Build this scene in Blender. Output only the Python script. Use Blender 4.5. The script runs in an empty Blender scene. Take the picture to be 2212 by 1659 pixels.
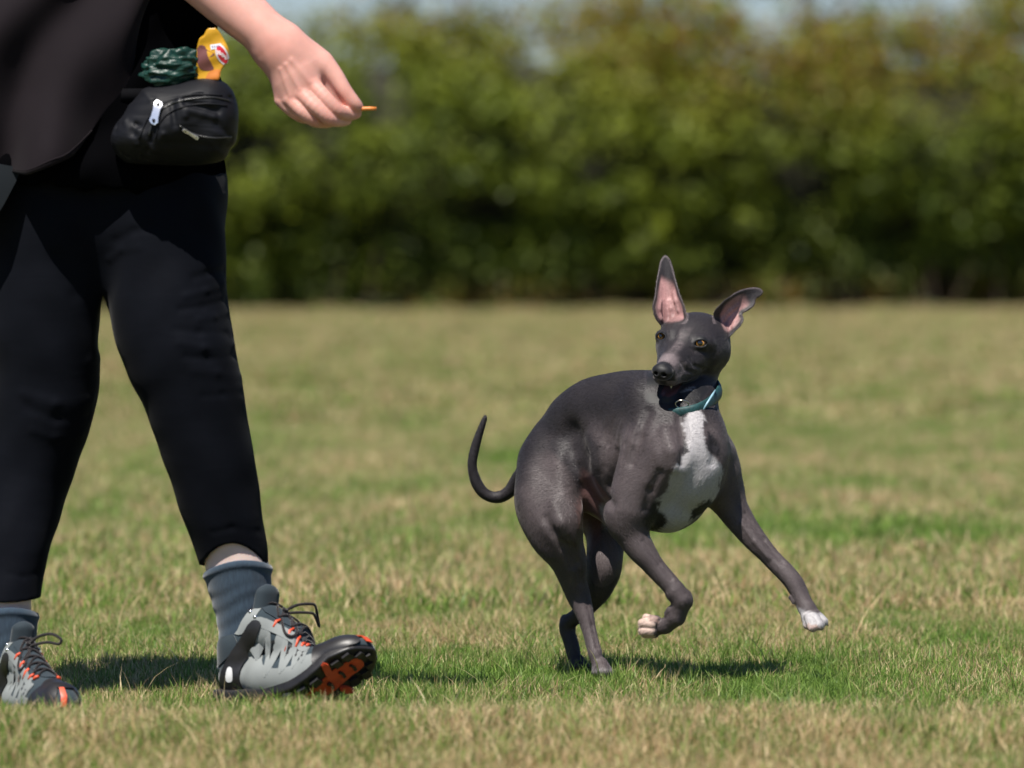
import bpy, bmesh, math, random, os
import numpy as np
from mathutils import Vector, Matrix, noise
from mathutils.bvhtree import BVHTree

# ------------------------------------------------------------------ camera, sky, sun, exposure
scene = bpy.context.scene
COL = scene.collection
R = math.radians
FPX = 12289.0          # focal length in units of a 2212 px wide picture (200 mm on 36 mm film)
CAMH = 0.79
PITCH = math.atan((829.5 - 502.0) / FPX)
cam_data = bpy.data.cameras.new('camera')
cam_data.sensor_width = 36.0
cam_data.lens = 36.0 * FPX / 2212.0
cam_data.clip_start = 0.5
cam_data.clip_end = 2000.0
cam_data.dof.use_dof = True
cam_data.dof.focus_distance = 10.13
cam_data.dof.aperture_fstop = 4.0
cam_data.dof.aperture_blades = 9
cam = bpy.data.objects.new('camera', cam_data)
COL.objects.link(cam)
cam.location = (0, 0, CAMH)
cam.rotation_euler = (R(90) - PITCH, 0, 0)
scene.camera = cam

SUN_DIR = Vector((-0.23, -0.50, 1.0)).normalized()       # towards the sun
SUN_EL = math.asin(SUN_DIR.z)
SUN_AZ = math.atan2(SUN_DIR.x, SUN_DIR.y)
world = bpy.data.worlds.new('World')
scene.world = world
world.use_nodes = True
wn = world.node_tree.nodes; wl = world.node_tree.links
bgn = wn['Background']
sky = wn.new('ShaderNodeTexSky')
sky.sky_type = 'NISHITA'
sky.sun_disc = False
sky.sun_elevation = SUN_EL
sky.sun_rotation = SUN_AZ
sky.air_density = 1.0
sky.dust_density = 0.1
sky.ozone_density = 4.0
tint = wn.new('ShaderNodeMix'); tint.data_type = 'RGBA'; tint.blend_type = 'MULTIPLY'
tint.inputs[0].default_value = 1.0; tint.inputs[7].default_value = (0.86, 0.90, 1.06, 1)
wl.new(sky.outputs[0], tint.inputs[6]); wl.new(tint.outputs[2], bgn.inputs[0])
bgn.inputs[1].default_value = 0.05
sd = bpy.data.lights.new('sun', 'SUN')
sd.energy = 4.8
sd.angle = R(0.53)
sd.color = (1.0, 0.95, 0.87)
sun = bpy.data.objects.new('sun', sd)
COL.objects.link(sun)
sun.rotation_euler = SUN_DIR.to_track_quat('Z', 'Y').to_euler()
sun.location = (-6, -4, 20)
scene.view_settings.view_transform = 'Standard'
scene.view_settings.look = 'None'
scene.view_settings.exposure = 0.68
scene.view_settings.gamma = 1.0
scene.view_settings.use_curve_mapping = False
scene.render.engine = 'CYCLES'
scene.cycles.use_denoising = True
scene.cycles.max_bounces = 6
scene.cycles.transparent_max_bounces = 8

ONLY = ''
def want(k):
    return (not ONLY) or (k in ONLY.split(','))

# ------------------------------------------------------------------ picture space <-> place
cp, sp = math.cos(PITCH), math.sin(PITCH)
def P(x, y, d):
    """the point seen at picture position x, y (2212 x 1659) at distance d along the view axis"""
    u = (x - 1106.0) / FPX; v = -(y - 829.5) / FPX
    return Vector((d * u, d * (cp + v * sp), CAMH + d * (-sp + v * cp)))
def Pn(V, d0, S):
    """numpy: columns x, y, z in modelling units of 1/S metre -> metres in the world"""
    d = d0 + V[:, 2] / S
    u = (V[:, 0] - 1106.0) / FPX; v = -(V[:, 1] - 829.5) / FPX
    return np.stack([d * u, d * (cp + v * sp), CAMH + d * (-sp + v * cp)], 1)
def ground_d(y, z=0.0):
    v = -(y - 829.5) / FPX
    return (CAMH - z) / (sp - v * cp)

# ------------------------------------------------------------------ object helpers
def tag(o, label=None, cat=None, group=None, kind=None):
    if label: o['label'] = label
    if cat: o['category'] = cat
    if group: o['group'] = group
    if kind: o['kind'] = kind
    return o
def empty(name, loc=(0, 0, 0), label=None, cat=None, group=None):
    o = bpy.data.objects.new(name, None)
    o.empty_display_size = 0.1
    COL.objects.link(o); o.location = loc
    return tag(o, label, cat, group)
def link(name, me, mat, parent=None, smooth=True):
    if mat is not None and not me.materials:
        me.materials.append(mat)
    if smooth:
        me.polygons.foreach_set('use_smooth', np.ones(len(me.polygons), dtype=bool))
    o = bpy.data.objects.new(name, me)
    COL.objects.link(o)
    if parent is not None:
        o.parent = parent
        o.matrix_parent_inverse = Matrix.Identity(4)
        m = Matrix.Identity(4)
        q = parent
        while q is not None:
            m = Matrix.Translation(q.location) @ m
            q = q.parent
        o.location = -Vector(m.translation)
    return o
def mesh_np(name, V, F, col=None, attr='Col'):
    """V n x 3, F list/array of quads or tris"""
    me = bpy.data.meshes.new(name)
    if isinstance(F, np.ndarray):
        k = F.shape[1]
        me.vertices.add(len(V)); me.vertices.foreach_set('co', np.asarray(V, np.float32).ravel())
        me.loops.add(F.size); me.loops.foreach_set('vertex_index', F.astype(np.int32).ravel())
        me.polygons.add(len(F)); me.polygons.foreach_set('loop_start', np.arange(0, F.size, k, dtype=np.int32))
        me.update(calc_edges=True)
    else:
        me.from_pydata([tuple(v) for v in V], [], [tuple(f) for f in F]); me.update()
    if col is not None:
        a = me.color_attributes.new(attr, 'FLOAT_COLOR', 'POINT')
        c = np.ones((len(V), 4), np.float32); c[:, :3] = col
        a.data.foreach_set('color', c.ravel())
    return me

# ------------------------------------------------------------------ signed distance modelling
class Field:
    """distance field on a grid; used to model bodies that must be one continuous surface"""
    def __init__(s, lo, hi, h, pad=42):
        s.pad = pad
        s.lo = np.array(lo, np.float32); s.h = float(h)
        s.n = np.ceil((np.array(hi) - np.array(lo)) / h).astype(int) + 1
        s.F = np.full(s.n, 500.0, np.float32)
        s.ax = [s.lo[i] + np.arange(s.n[i], dtype=np.float32) * h for i in range(3)]
    def win(s, lo, hi):
        a = np.clip(np.floor((np.array(lo) - s.lo) / s.h).astype(int), 0, s.n)
        b = np.clip(np.ceil((np.array(hi) - s.lo) / s.h).astype(int) + 1, 0, s.n)
        sl = tuple(slice(a[i], b[i]) for i in range(3))
        X = s.ax[0][sl[0]][:, None, None]; Y = s.ax[1][sl[1]][None, :, None]; Z = s.ax[2][sl[2]][None, None, :]
        return sl, X, Y, Z
    def comb(s, sl, d, k, op='u'):
        A = s.F[sl]
        if A.size == 0: return
        d = np.broadcast_to(d, A.shape)
        if op == 'u':
            if k > 0:
                hh = np.maximum(k - np.abs(A - d), 0) / k
                s.F[sl] = np.minimum(A, d) - hh * hh * k * 0.25
            else: s.F[sl] = np.minimum(A, d)
        else:      # subtract
            d = -d
            if k > 0:
                hh = np.maximum(k - np.abs(A - d), 0) / k
                s.F[sl] = np.maximum(A, d) + hh * hh * k * 0.25
            else: s.F[sl] = np.maximum(A, d)
    def cone(s, a, ra, b, rb, k=12, op='u', sq=None):
        """tapered capsule; sq = (direction, factor): factor > 1 makes it thinner along direction"""
        a = np.array(a, np.float32); b = np.array(b, np.float32)
        m = max(k, s.pad) + 3 * s.h + max(ra, rb)
        sl, X, Y, Z = s.win(np.minimum(a, b) - m, np.maximum(a, b) + m)
        ba = b - a
        px, py, pz = X - a[0], Y - a[1], Z - a[2]
        L2 = float((ba * ba).sum()) + 1e-6
        t = np.clip((px * ba[0] + py * ba[1] + pz * ba[2]) / L2, 0, 1)
        qx, qy, qz = px - ba[0] * t, py - ba[1] * t, pz - ba[2] * t
        r = ra + (rb - ra) * t
        if sq is not None:
            n = np.array(sq[0], float); n /= np.linalg.norm(n)
            dn = qx * n[0] + qy * n[1] + qz * n[2]
            l2 = qx * qx + qy * qy + qz * qz + (sq[1] ** 2 - 1) * dn * dn
            l = np.sqrt(np.maximum(l2, 1e-6))
            # scale the distance back
            g = np.sqrt(np.maximum(qx * qx + qy * qy + qz * qz + (sq[1] ** 4 - 1) * dn * dn, 1e-6)) / l
            d = (l - r) / g
        else:
            d = np.sqrt(qx * qx + qy * qy + qz * qz) - r
        s.comb(sl, d, k, op)
    def chain(s, pts, k=12, sub=4):
        """a limb: tapered tube along a smooth curve, joined to the rest with radius k"""
        q = np.array(smooth_poly([p[:4] for p in pts], sub, closed=False), np.float32)
        m = max(k, s.pad) + 3 * s.h + q[:, 3].max()
        sl, X, Y, Z = s.win(q[:, :3].min(0) - m, q[:, :3].max(0) + m)
        A = s.F[sl]
        tau = float(np.clip(.07 * q[:, 3].max(), .8, 4.5))
        D = np.zeros(A.shape, np.float64)
        o = [a.start for a in sl]
        for i in range(len(q) - 1):
            a, b = q[i, :3], q[i + 1, :3]
            mm = max(k, s.pad) + 3 * s.h + max(q[i, 3], q[i + 1, 3])
            s2, x, y, z = s.win(np.minimum(a, b) - mm, np.maximum(a, b) + mm)
            loc = tuple(slice(t.start - oo, t.stop - oo) for t, oo in zip(s2, o))
            ba = b - a; px, py, pz = x - a[0], y - a[1], z - a[2]
            t = np.clip((px * ba[0] + py * ba[1] + pz * ba[2]) / (float((ba * ba).sum()) + 1e-6), 0, 1)
            d = np.sqrt((px - ba[0] * t) ** 2 + (py - ba[1] * t) ** 2 + (pz - ba[2] * t) ** 2) - (q[i, 3] + (q[i + 1, 3] - q[i, 3]) * t)
            D[loc] += np.exp(-np.maximum(d, -90.0) / tau)
        D = -tau * np.log(D + 1e-30) + tau * 1.35
        s.comb(sl, np.minimum(D, 400).astype(np.float32), k)
    def ell(s, c, rad, axes=None, k=12, op='u'):
        c = np.array(c, np.float32); rad = np.array(rad, np.float32)
        m = max(k, s.pad) + 3 * s.h + rad.max()
        sl, X, Y, Z = s.win(c - m, c + m)
        px, py, pz = X - c[0], Y - c[1], Z - c[2]
        A = np.eye(3) if axes is None else np.array(axes, float)
        A = A / np.linalg.norm(A, axis=1)[:, None]
        k0 = 0; k1 = 0
        for i in range(3):
            q = px * A[i, 0] + py * A[i, 1] + pz * A[i, 2]
            k0 = k0 + (q / rad[i]) ** 2; k1 = k1 + (q / rad[i] ** 2) ** 2
        k0 = np.sqrt(np.maximum(k0, 1e-8)); k1 = np.sqrt(np.maximum(k1, 1e-12))
        s.comb(sl, k0 * (k0 - 1) / k1, k, op)
    def poly(s, pts, zf, th, k=6, op='u', rnd=3.0, zlo=None, zhi=None):
        """a curved sheet: outline pts in x, y; zf(X, Y) its middle depth; th its half thickness"""
        pts = np.array(pts, np.float32)
        m = max(k, s.pad * .5) + 3 * s.h
        if zlo is None: zlo, zhi = s.ax[2][0], s.ax[2][-1]
        sl, X, Y, Z = s.win([pts[:, 0].min() - m, pts[:, 1].min() - m, zlo], [pts[:, 0].max() + m, pts[:, 1].max() + m, zhi])
        d2 = poly_sd(pts, X, Y)
        t = th(X, Y) if callable(th) else th
        dz = np.abs(Z - zf(X, Y)) - t
        a = d2 + rnd; b = dz + rnd
        d = np.minimum(np.maximum(a, b), 0) + np.sqrt(np.maximum(a, 0) ** 2 + np.maximum(b, 0) ** 2) - rnd
        s.comb(sl, d, k, op)
    def warp(s, fn, lo, hi):
        sl, X, Y, Z = s.win(lo, hi)
        s.F[sl] = s.F[sl] + fn(X, Y, Z)
    def front(s, x, y):
        """depth of the surface nearest to the viewer at picture position x, y"""
        i = int(round((x - s.lo[0]) / s.h)); j = int(round((y - s.lo[1]) / s.h))
        c = s.F[i, j, :]
        w = np.where(c < 0)[0]
        if len(w) == 0: return float(s.ax[2][int(np.argmin(c))])
        q = w[0]
        if q == 0: return float(s.ax[2][0])
        t = c[q - 1] / (c[q - 1] - c[q])
        return float(s.ax[2][q - 1] + t * s.h)
    def mesh(s):
        F = s.F; ins = F < 0
        ins[0] = ins[-1] = False; ins[:, 0] = ins[:, -1] = False; ins[:, :, 0] = ins[:, :, -1] = False
        F = np.where(ins, F, np.maximum(F, 1e-3))
        u = ins.astype(np.uint8)
        a = u[:-1] + u[1:]; a = a[:, :-1] + a[:, 1:]; a = a[:, :, :-1] + a[:, :, 1:]
        act = (a > 0) & (a < 8)
        I, J, K = np.nonzero(act)
        idx = np.full(act.shape, -1, np.int32); idx[I, J, K] = np.arange(len(I))
        corners = {}
        for dx in (0, 1):
            for dy in (0, 1):
                for dz in (0, 1):
                    corners[(dx, dy, dz)] = F[I + dx, J + dy, K + dz]
        acc = np.zeros((len(I), 3), np.float32); cnt = np.zeros(len(I), np.float32)
        ks = list(corners)
        for p in ks:
            for ax in range(3):
                if p[ax]: continue
                q = list(p); q[ax] = 1; q = tuple(q)
                f0, f1 = corners[p], corners[q]
                m = (f0 < 0) != (f1 < 0)
                t = np.where(m, f0 / np.where(f0 == f1, 1, f0 - f1), 0)
                for c in range(3):
                    acc[:, c] += np.where(m, (p[c] + (t if c == ax else 0)), 0)
                cnt += m
        V = acc / cnt[:, None] + np.stack([I, J, K], 1)
        V = V * s.h + s.lo
        faces = []
        for ax in range(3):
            sa = [slice(None)] * 3; sb = [slice(None)] * 3
            sa[ax] = slice(0, -1); sb[ax] = slice(1, None)
            A, B = ins[tuple(sa)], ins[tuple(sb)]
            e = np.argwhere(A != B)
            if len(e) == 0: continue
            o1, o2 = [(1, 2), (2, 0), (0, 1)][ax]
            ok = (e[:, o1] > 0) & (e[:, o2] > 0) & (e[:, o1] < s.n[o1] - 1) & (e[:, o2] < s.n[o2] - 1)
            e = e[ok]
            flip = A[tuple(e.T)]
            def g(d1, d2):
                q = e.copy(); q[:, o1] -= d1; q[:, o2] -= d2
                return idx[q[:, 0], q[:, 1], q[:, 2]]
            Q = np.stack([g(1, 1), g(0, 1), g(0, 0), g(1, 0)], 1)
            Q[~flip] = Q[~flip][:, ::-1]
            faces.append(Q)
        Fq = np.concatenate(faces)
        return V, Fq

def poly_sd(v, X, Y):
    """signed distance to a closed polygon, negative inside"""
    X, Y = np.broadcast_arrays(np.asarray(X, np.float32), np.asarray(Y, np.float32))
    shp = X.shape
    x = X[..., 0] if X.ndim == 3 else X
    y = Y[..., 0] if Y.ndim == 3 else Y
    d = np.full(x.shape, 1e12, np.float32); sgn = np.ones(x.shape, np.float32)
    n = len(v)
    for i in range(n):
        a = v[i]; b = v[i - 1]
        ex, ey = b[0] - a[0], b[1] - a[1]
        wx, wy = x - a[0], y - a[1]
        t = np.clip((wx * ex + wy * ey) / (ex * ex + ey * ey + 1e-9), 0, 1)
        d = np.minimum(d, (wx - ex * t) ** 2 + (wy - ey * t) ** 2)
        c1 = y >= a[1]; c2 = y < b[1]; c3 = ex * wy > ey * wx
        sw = (c1 & c2 & c3) | (~c1 & ~c2 & ~c3)
        sgn = np.where(sw, -sgn, sgn)
    r = sgn * np.sqrt(d)
    return r[..., None] if len(shp) == 3 else r

def laplace(V, F, it=2, lam=0.5):
    n = len(V)
    src = np.concatenate([F[:, 0], F[:, 1], F[:, 2], F[:, 3], F[:, 1], F[:, 2], F[:, 3], F[:, 0]])
    dst = np.concatenate([F[:, 1], F[:, 2], F[:, 3], F[:, 0], F[:, 0], F[:, 1], F[:, 2], F[:, 3]])
    cnt = np.bincount(dst, minlength=n)[:, None].astype(np.float32)
    for _ in range(it):
        for l in (lam, -lam * 1.02):
            S = np.stack([np.bincount(dst, weights=V[src, c], minlength=n) for c in range(3)], 1)
            V = V + l * (S / np.maximum(cnt, 1) - V)
    return V

def smooth_poly(pts, n=4, closed=True):
    """Catmull-Rom through the points"""
    pts = [np.array(p, float) for p in pts]; out = []
    N = len(pts); rng = range(N) if closed else range(N - 1)
    for i in rng:
        p0 = pts[(i - 1) % N] if closed else pts[max(i - 1, 0)]
        p1 = pts[i]; p2 = pts[(i + 1) % N]
        p3 = pts[(i + 2) % N] if closed else pts[min(i + 2, N - 1)]
        for j in range(n):
            t = j / n
            out.append(0.5 * ((2 * p1) + (-p0 + p2) * t + (2 * p0 - 5 * p1 + 4 * p2 - p3) * t * t + (-p0 + 3 * p1 - 3 * p2 + p3) * t ** 3))
    if not closed: out.append(pts[-1])
    return [tuple(o) for o in out]

def sstep(a, b, x):
    t = np.clip((x - a) / (b - a), 0, 1); return t * t * (3 - 2 * t)

def vnoise(V, sc, seed=0.0):
    """cheap smooth numpy noise in -1..1 from sums of rotated sines"""
    rs = np.random.RandomState(int(seed * 7) + 11)
    out = np.zeros(len(V))
    for i in range(6):
        k = rs.normal(size=3); k /= np.linalg.norm(k); f = sc * (0.6 + 0.9 * rs.rand())
        out += np.sin(V @ (k * f) + rs.rand() * 6.28 + 1.3 * np.sin(V @ (rs.normal(size=3) * sc * 0.5) + rs.rand() * 6))
    return out / 3.2

# ------------------------------------------------------------------ materials
def nodemat(name):
    m = bpy.data.materials.new(name); m.use_nodes = True
    nt = m.node_tree; b = nt.nodes['Principled BSDF']
    return m, nt, b
def N(nt, t, **kw):
    n = nt.nodes.new(t)
    for k, v in kw.items():
        if k in n.inputs: n.inputs[k].default_value = v
        else: setattr(n, k, v)
    return n
def set_in(b, **kw):
    for k, v in kw.items():
        k = k.replace('_', ' ')
        b.inputs[k].default_value = v
def simple_mat(name, col, rough=0.6, metal=0.0, var=0.12, scale=60.0, bump=0.15, bscale=400.0, bdist=0.0005, sheen=0.0, spec=0.5, attr=None, coat=0.0):
    m, nt, b = nodemat(name)
    tc = N(nt, 'ShaderNodeTexCoord')
    nz = N(nt, 'ShaderNodeTexNoise', Scale=scale, Detail=5.0)
    nt.links.new(tc.outputs['Object'], nz.inputs['Vector'])
    mr = N(nt, 'ShaderNodeMapRange')
    mr.inputs['To Min'].default_value = 1 - var; mr.inputs['To Max'].default_value = 1 + var
    mr.inputs['From Min'].default_value = 0.3; mr.inputs['From Max'].default_value = 0.7
    nt.links.new(nz.outputs[0], mr.inputs[0])
    mx = N(nt, 'ShaderNodeMix', data_type='RGBA', blend_type='MULTIPLY')
    mx.inputs[0].default_value = 1.0
    if attr:
        at = N(nt, 'ShaderNodeAttribute'); at.attribute_name = attr
        nt.links.new(at.outputs['Color'], mx.inputs[6])
    else:
        mx.inputs[6].default_value = (*col, 1)
    nt.links.new(mr.outputs[0], mx.inputs[7])
    nt.links.new(mx.outputs[2], b.inputs['Base Color'])
    set_in(b, Roughness=rough, Metallic=metal)
    b.inputs['Specular IOR Level'].default_value = spec
    b.inputs['Sheen Weight'].default_value = sheen
    b.inputs['Coat Weight'].default_value = coat
    if bump > 0:
        n2 = N(nt, 'ShaderNodeTexNoise', Scale=bscale, Detail=3.0)
        nt.links.new(tc.outputs['Object'], n2.inputs['Vector'])
        bp = N(nt, 'ShaderNodeBump', Strength=bump, Distance=bdist)
        nt.links.new(n2.outputs[0], bp.inputs['Height'])
        nt.links.new(bp.outputs[0], b.inputs['Normal'])
    return m

def tube_mesh(name, pts, rad, seg=8, closed=False):
    """world-space tube through pts; rad number or list"""
    pts = [Vector(p) for p in pts]; n = len(pts)
    if not hasattr(rad, '__len__'): rad = [rad] * n
    V = []; F = []
    prev = None
    for i, p in enumerate(pts):
        if closed: t = (pts[(i + 1) % n] - pts[i - 1]).normalized()
        else: t = (pts[min(i + 1, n - 1)] - pts[max(i - 1, 0)]).normalized()
        if prev is None:
            a = Vector((0, 0, 1)) if abs(t.z) < 0.9 else Vector((1, 0, 0))
            u = t.cross(a).normalized()
        else:
            u = (prev - t * prev.dot(t)).normalized()
        prev = u; w = t.cross(u)
        for k in range(seg):
            an = 2 * math.pi * k / seg
            V.append(p + (u * math.cos(an) + w * math.sin(an)) * rad[i])
    m = n if closed else n - 1
    for i in range(m):
        for k in range(seg):
            a = i * seg + k; b = i * seg + (k + 1) % seg
            c = ((i + 1) % n) * seg + (k + 1) % seg; d = ((i + 1) % n) * seg + k
            F.append((a, b, c, d))
    if not closed:
        F.append(tuple(range(seg))[::-1]); F.append(tuple((n - 1) * seg + k for k in range(seg)))
    me = bpy.data.meshes.new(name); me.from_pydata(V, [], F); me.update()
    return me
# ------------------------------------------------------------------ the field: ground, turf, hedge, trees
HEDGE_Y = 58.0
def gz(x, y):
    """height of the ground (numpy or float)"""
    x = np.asarray(x, float); y = np.asarray(y, float)
    hump = 0.036 * np.exp(-((y - 8.86) / 0.36) ** 2) * (1 + .05 * np.sin(x * 3.1 + 1))
    und = 0.006 * np.sin(x * 1.9 + y * .8) + .005 * np.sin(y * 2.3 - x * 1.1)
    far = .02 * np.sin(y * .21 + x * .13) * sstep(12, 20, y)
    return hump + und * sstep(11.5, 14, y) + far - .022
def grass_material():
    m, nt, b = nodemat('turf_blades')
    L = nt.links.new
    geo = N(nt, 'ShaderNodeNewGeometry')
    at = N(nt, 'ShaderNodeAttribute'); at.attribute_name = 'blade'       # r: dryness draw, g: height along the blade, b: shade draw
    sep = N(nt, 'ShaderNodeSeparateColor'); L(at.outputs['Color'], sep.inputs[0])
    def noise_(sx, sy, det, off):
        mp = N(nt, 'ShaderNodeMapping'); mp.inputs['Scale'].default_value = (sx, sy, 1); mp.inputs['Location'].default_value = (off, off * .7, 0)
        L(geo.outputs['Position'], mp.inputs['Vector'])
        n = N(nt, 'ShaderNodeTexNoise', Scale=1.0, Detail=det, Roughness=.55); L(mp.outputs[0], n.inputs['Vector']); return n
    nA = noise_(1.7, .62, 3, 3.3); nB = noise_(9, 3.2, 3, 7.0)
    px = N(nt, 'ShaderNodeSeparateXYZ'); L(geo.outputs['Position'], px.inputs[0])
    cr = N(nt, 'ShaderNodeValToRGB'); cr.color_ramp.interpolation = 'LINEAR'   # dryness with distance: worn strips across the field
    mr = N(nt, 'ShaderNodeMapRange'); mr.inputs['From Min'].default_value = 8; mr.inputs['From Max'].default_value = 48
    L(px.outputs['Y'], mr.inputs[0]); L(mr.outputs[0], cr.inputs[0])
    els = cr.color_ramp.elements
    els[0].position = 0; els[0].color = (.46,) * 3 + (1,)
    els[1].position = 1; els[1].color = (.50,) * 3 + (1,)
    for p, v in ((.026, .44), (.034, .26), (.06, .16), (.08, .30), (.1125, .42), (.1375, .38), (.17, .20), (.2125, .34), (.30, .28), (.45, .34), (.60, .42)):
        e = els.new(p); e.color = (v, v, v, 1)
    def math_(op, a, b_=None, c=None):
        n = N(nt, 'ShaderNodeMath', operation=op)
        for i, v in enumerate((a, b_, c)):
            if v is None: continue
            if isinstance(v, (int, float)): n.inputs[i].default_value = v
            else: L(v, n.inputs[i])
        return n.outputs[0]
    d = math_('ADD', math_('MULTIPLY', math_('SUBTRACT', nA.outputs[0], .5), 1.6), math_('MULTIPLY', math_('SUBTRACT', nB.outputs[0], .5), 1.0))
    d = math_('ADD', d, cr.outputs[0])
    # a blade is dry where its own draw lies under the local dryness
    df = math_('SUBTRACT', d, sep.outputs[0])
    dry = N(nt, 'ShaderNodeMapRange'); dry.inputs['From Min'].default_value = -.12; dry.inputs['From Max'].default_value = .12
    L(df, dry.inputs[0])
    gA = N(nt, 'ShaderNodeMix', data_type='RGBA'); gA.inputs[6].default_value = (.055, .130, .014, 1); gA.inputs[7].default_value = (.27, .40, .080, 1)
    L(sep.outputs[2], gA.inputs[0])
    dA = N(nt, 'ShaderNodeMix', data_type='RGBA'); dA.inputs[6].default_value = (.40, .255, .12, 1); dA.inputs[7].default_value = (.80, .64, .38, 1)
    L(sep.outputs[2], dA.inputs[0])
    mx = N(nt, 'ShaderNodeMix', data_type='RGBA'); L(dry.outputs[0], mx.inputs[0]); L(gA.outputs[2], mx.inputs[6]); L(dA.outputs[2], mx.inputs[7])
    # bases are yellowish straw
    rt_ = N(nt, 'ShaderNodeMix', data_type='RGBA'); rt_.inputs[6].default_value = (.18, .165, .055, 1); L(mx.outputs[2], rt_.inputs[7])
    rr = N(nt, 'ShaderNodeMapRange'); rr.inputs['From Max'].default_value = .35; L(sep.outputs[1], rr.inputs[0]); L(rr.outputs[0], rt_.inputs[0])
    L(rt_.outputs[2], b.inputs['Base Color'])
    set_in(b, Roughness=.5); b.inputs['Specular IOR Level'].default_value = .35
    tr = N(nt, 'ShaderNodeBsdfTranslucent'); L(rt_.outputs[2], tr.inputs[0])
    ms = N(nt, 'ShaderNodeMixShader'); ms.inputs[0].default_value = .38
    L(b.outputs[0], ms.inputs[1]); L(tr.outputs[0], ms.inputs[2])
    L(ms.outputs[0], nt.nodes['Material Output'].inputs[0])
    return m
def soil_material():
    m, nt, b = nodemat('dry_soil_and_thatch')
    L = nt.links.new
    geo = N(nt, 'ShaderNodeNewGeometry')
    n1 = N(nt, 'ShaderNodeTexNoise', Scale=1.1, Detail=6.0, Roughness=.6); L(geo.outputs['Position'], n1.inputs['Vector'])
    n2 = N(nt, 'ShaderNodeTexNoise', Scale=45.0, Detail=6.0, Roughness=.7); L(geo.outputs['Position'], n2.inputs['Vector'])
    r1 = N(nt, 'ShaderNodeValToRGB'); L(n1.outputs[0], r1.inputs[0])
    r1.color_ramp.elements[0].position = .35; r1.color_ramp.elements[0].color = (.10, .145, .04, 1)
    r1.color_ramp.elements[1].position = .65; r1.color_ramp.elements[1].color = (.25, .205, .10, 1)
    mx = N(nt, 'ShaderNodeMix', data_type='RGBA', blend_type='MULTIPLY'); mx.inputs[0].default_value = 1
    r2 = N(nt, 'ShaderNodeMapRange'); r2.inputs['From Min'].default_value = .3; r2.inputs['From Max'].default_value = .7; r2.inputs['To Min'].default_value = .55; r2.inputs['To Max'].default_value = 1.3
    L(n2.outputs[0], r2.inputs[0]); L(r1.outputs[0], mx.inputs[6]); L(r2.outputs[0], mx.inputs[7]); L(mx.outputs[2], b.inputs['Base Color'])
    bp = N(nt, 'ShaderNodeBump', Strength=.8, Distance=.02); L(n2.outputs[0], bp.inputs['Height']); L(bp.outputs[0], b.inputs['Normal'])
    set_in(b, Roughness=.95)
    return m
def build_ground():
    ys = np.concatenate([np.linspace(-40, 7, 24), np.linspace(7.1, 13, 120), np.linspace(13.3, 30, 60), np.linspace(31, 75, 45), np.array([90, 120, 180, 300, 600, 1200])])
    xs = np.concatenate([np.array([-900, -400, -150, -60, -30]), np.linspace(-15, 15, 121), np.array([30, 60, 150, 400, 900])])
    X, Y = np.meshgrid(xs, ys); Z = gz(X, Y)
    V = np.stack([X.ravel(), Y.ravel(), Z.ravel()], 1)
    nx = len(xs); i, j = np.meshgrid(np.arange(nx - 1), np.arange(len(ys) - 1))
    a = (j * nx + i).ravel()
    F = np.stack([a, a + 1, a + 1 + nx, a + nx], 1)
    g = link('ground', mesh_np('ground', V, F), soil_material())
    tag(g, 'dry mown playing field, its soil under the turf', kind='structure')
    return g
def tuft_mesh(name, rs, size, nb, hmin, hmax, wid, seg=3, dry_tall=.15):
    """a patch of turf: nb blades rooted in a square of the given size"""
    V = []; F = []; C = []
    for b in range(nb):
        x, y = (rs.rand(2) - .5) * size
        an = rs.rand() * 6.283
        straw = rs.rand() < dry_tall
        h = hmin + (hmax - hmin) * rs.beta(1.6, 2.6)
        if rs.rand() < .25: h *= .45
        lean = rs.normal(0, .5) + (rs.rand() < .3) * rs.rand() * 1.5
        w = wid * (.6 + .8 * rs.rand())
        ba = rs.rand() * 6.283
        dx, dy = math.cos(an), math.sin(an)
        wx, wy = math.cos(ba) * w * .5, math.sin(ba) * w * .5
        draw, sh = rs.rand(), rs.rand()
        if straw: draw = 0.02 + .12 * rs.rand()
        o = len(V)
        for k in range(seg + 1):
            t = k / seg
            bend = lean * h * t * t
            z = h * t * (1 - .18 * abs(lean) * t)
            ww = (1 - t) ** .7 if k < seg else 0.0
            if k == seg:
                V.append((x + dx * bend, y + dy * bend, z)); C.append((draw, t, sh))
            else:
                V.append((x + dx * bend - wx * ww, y + dy * bend - wy * ww, z - .004 * (k == 0))); C.append((draw, t, sh))
                V.append((x + dx * bend + wx * ww, y + dy * bend + wy * ww, z - .004 * (k == 0))); C.append((draw, t, sh))
        for k in range(seg - 1):
            a = o + 2 * k; F.append((a, a + 1, a + 3)); F.append((a, a + 3, a + 2))
        a = o + 2 * (seg - 1); F.append((a, a + 1, a + 2))
    V = np.array(V); return mesh_np(name, V, np.array(F), np.array(C), 'blade')
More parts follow.
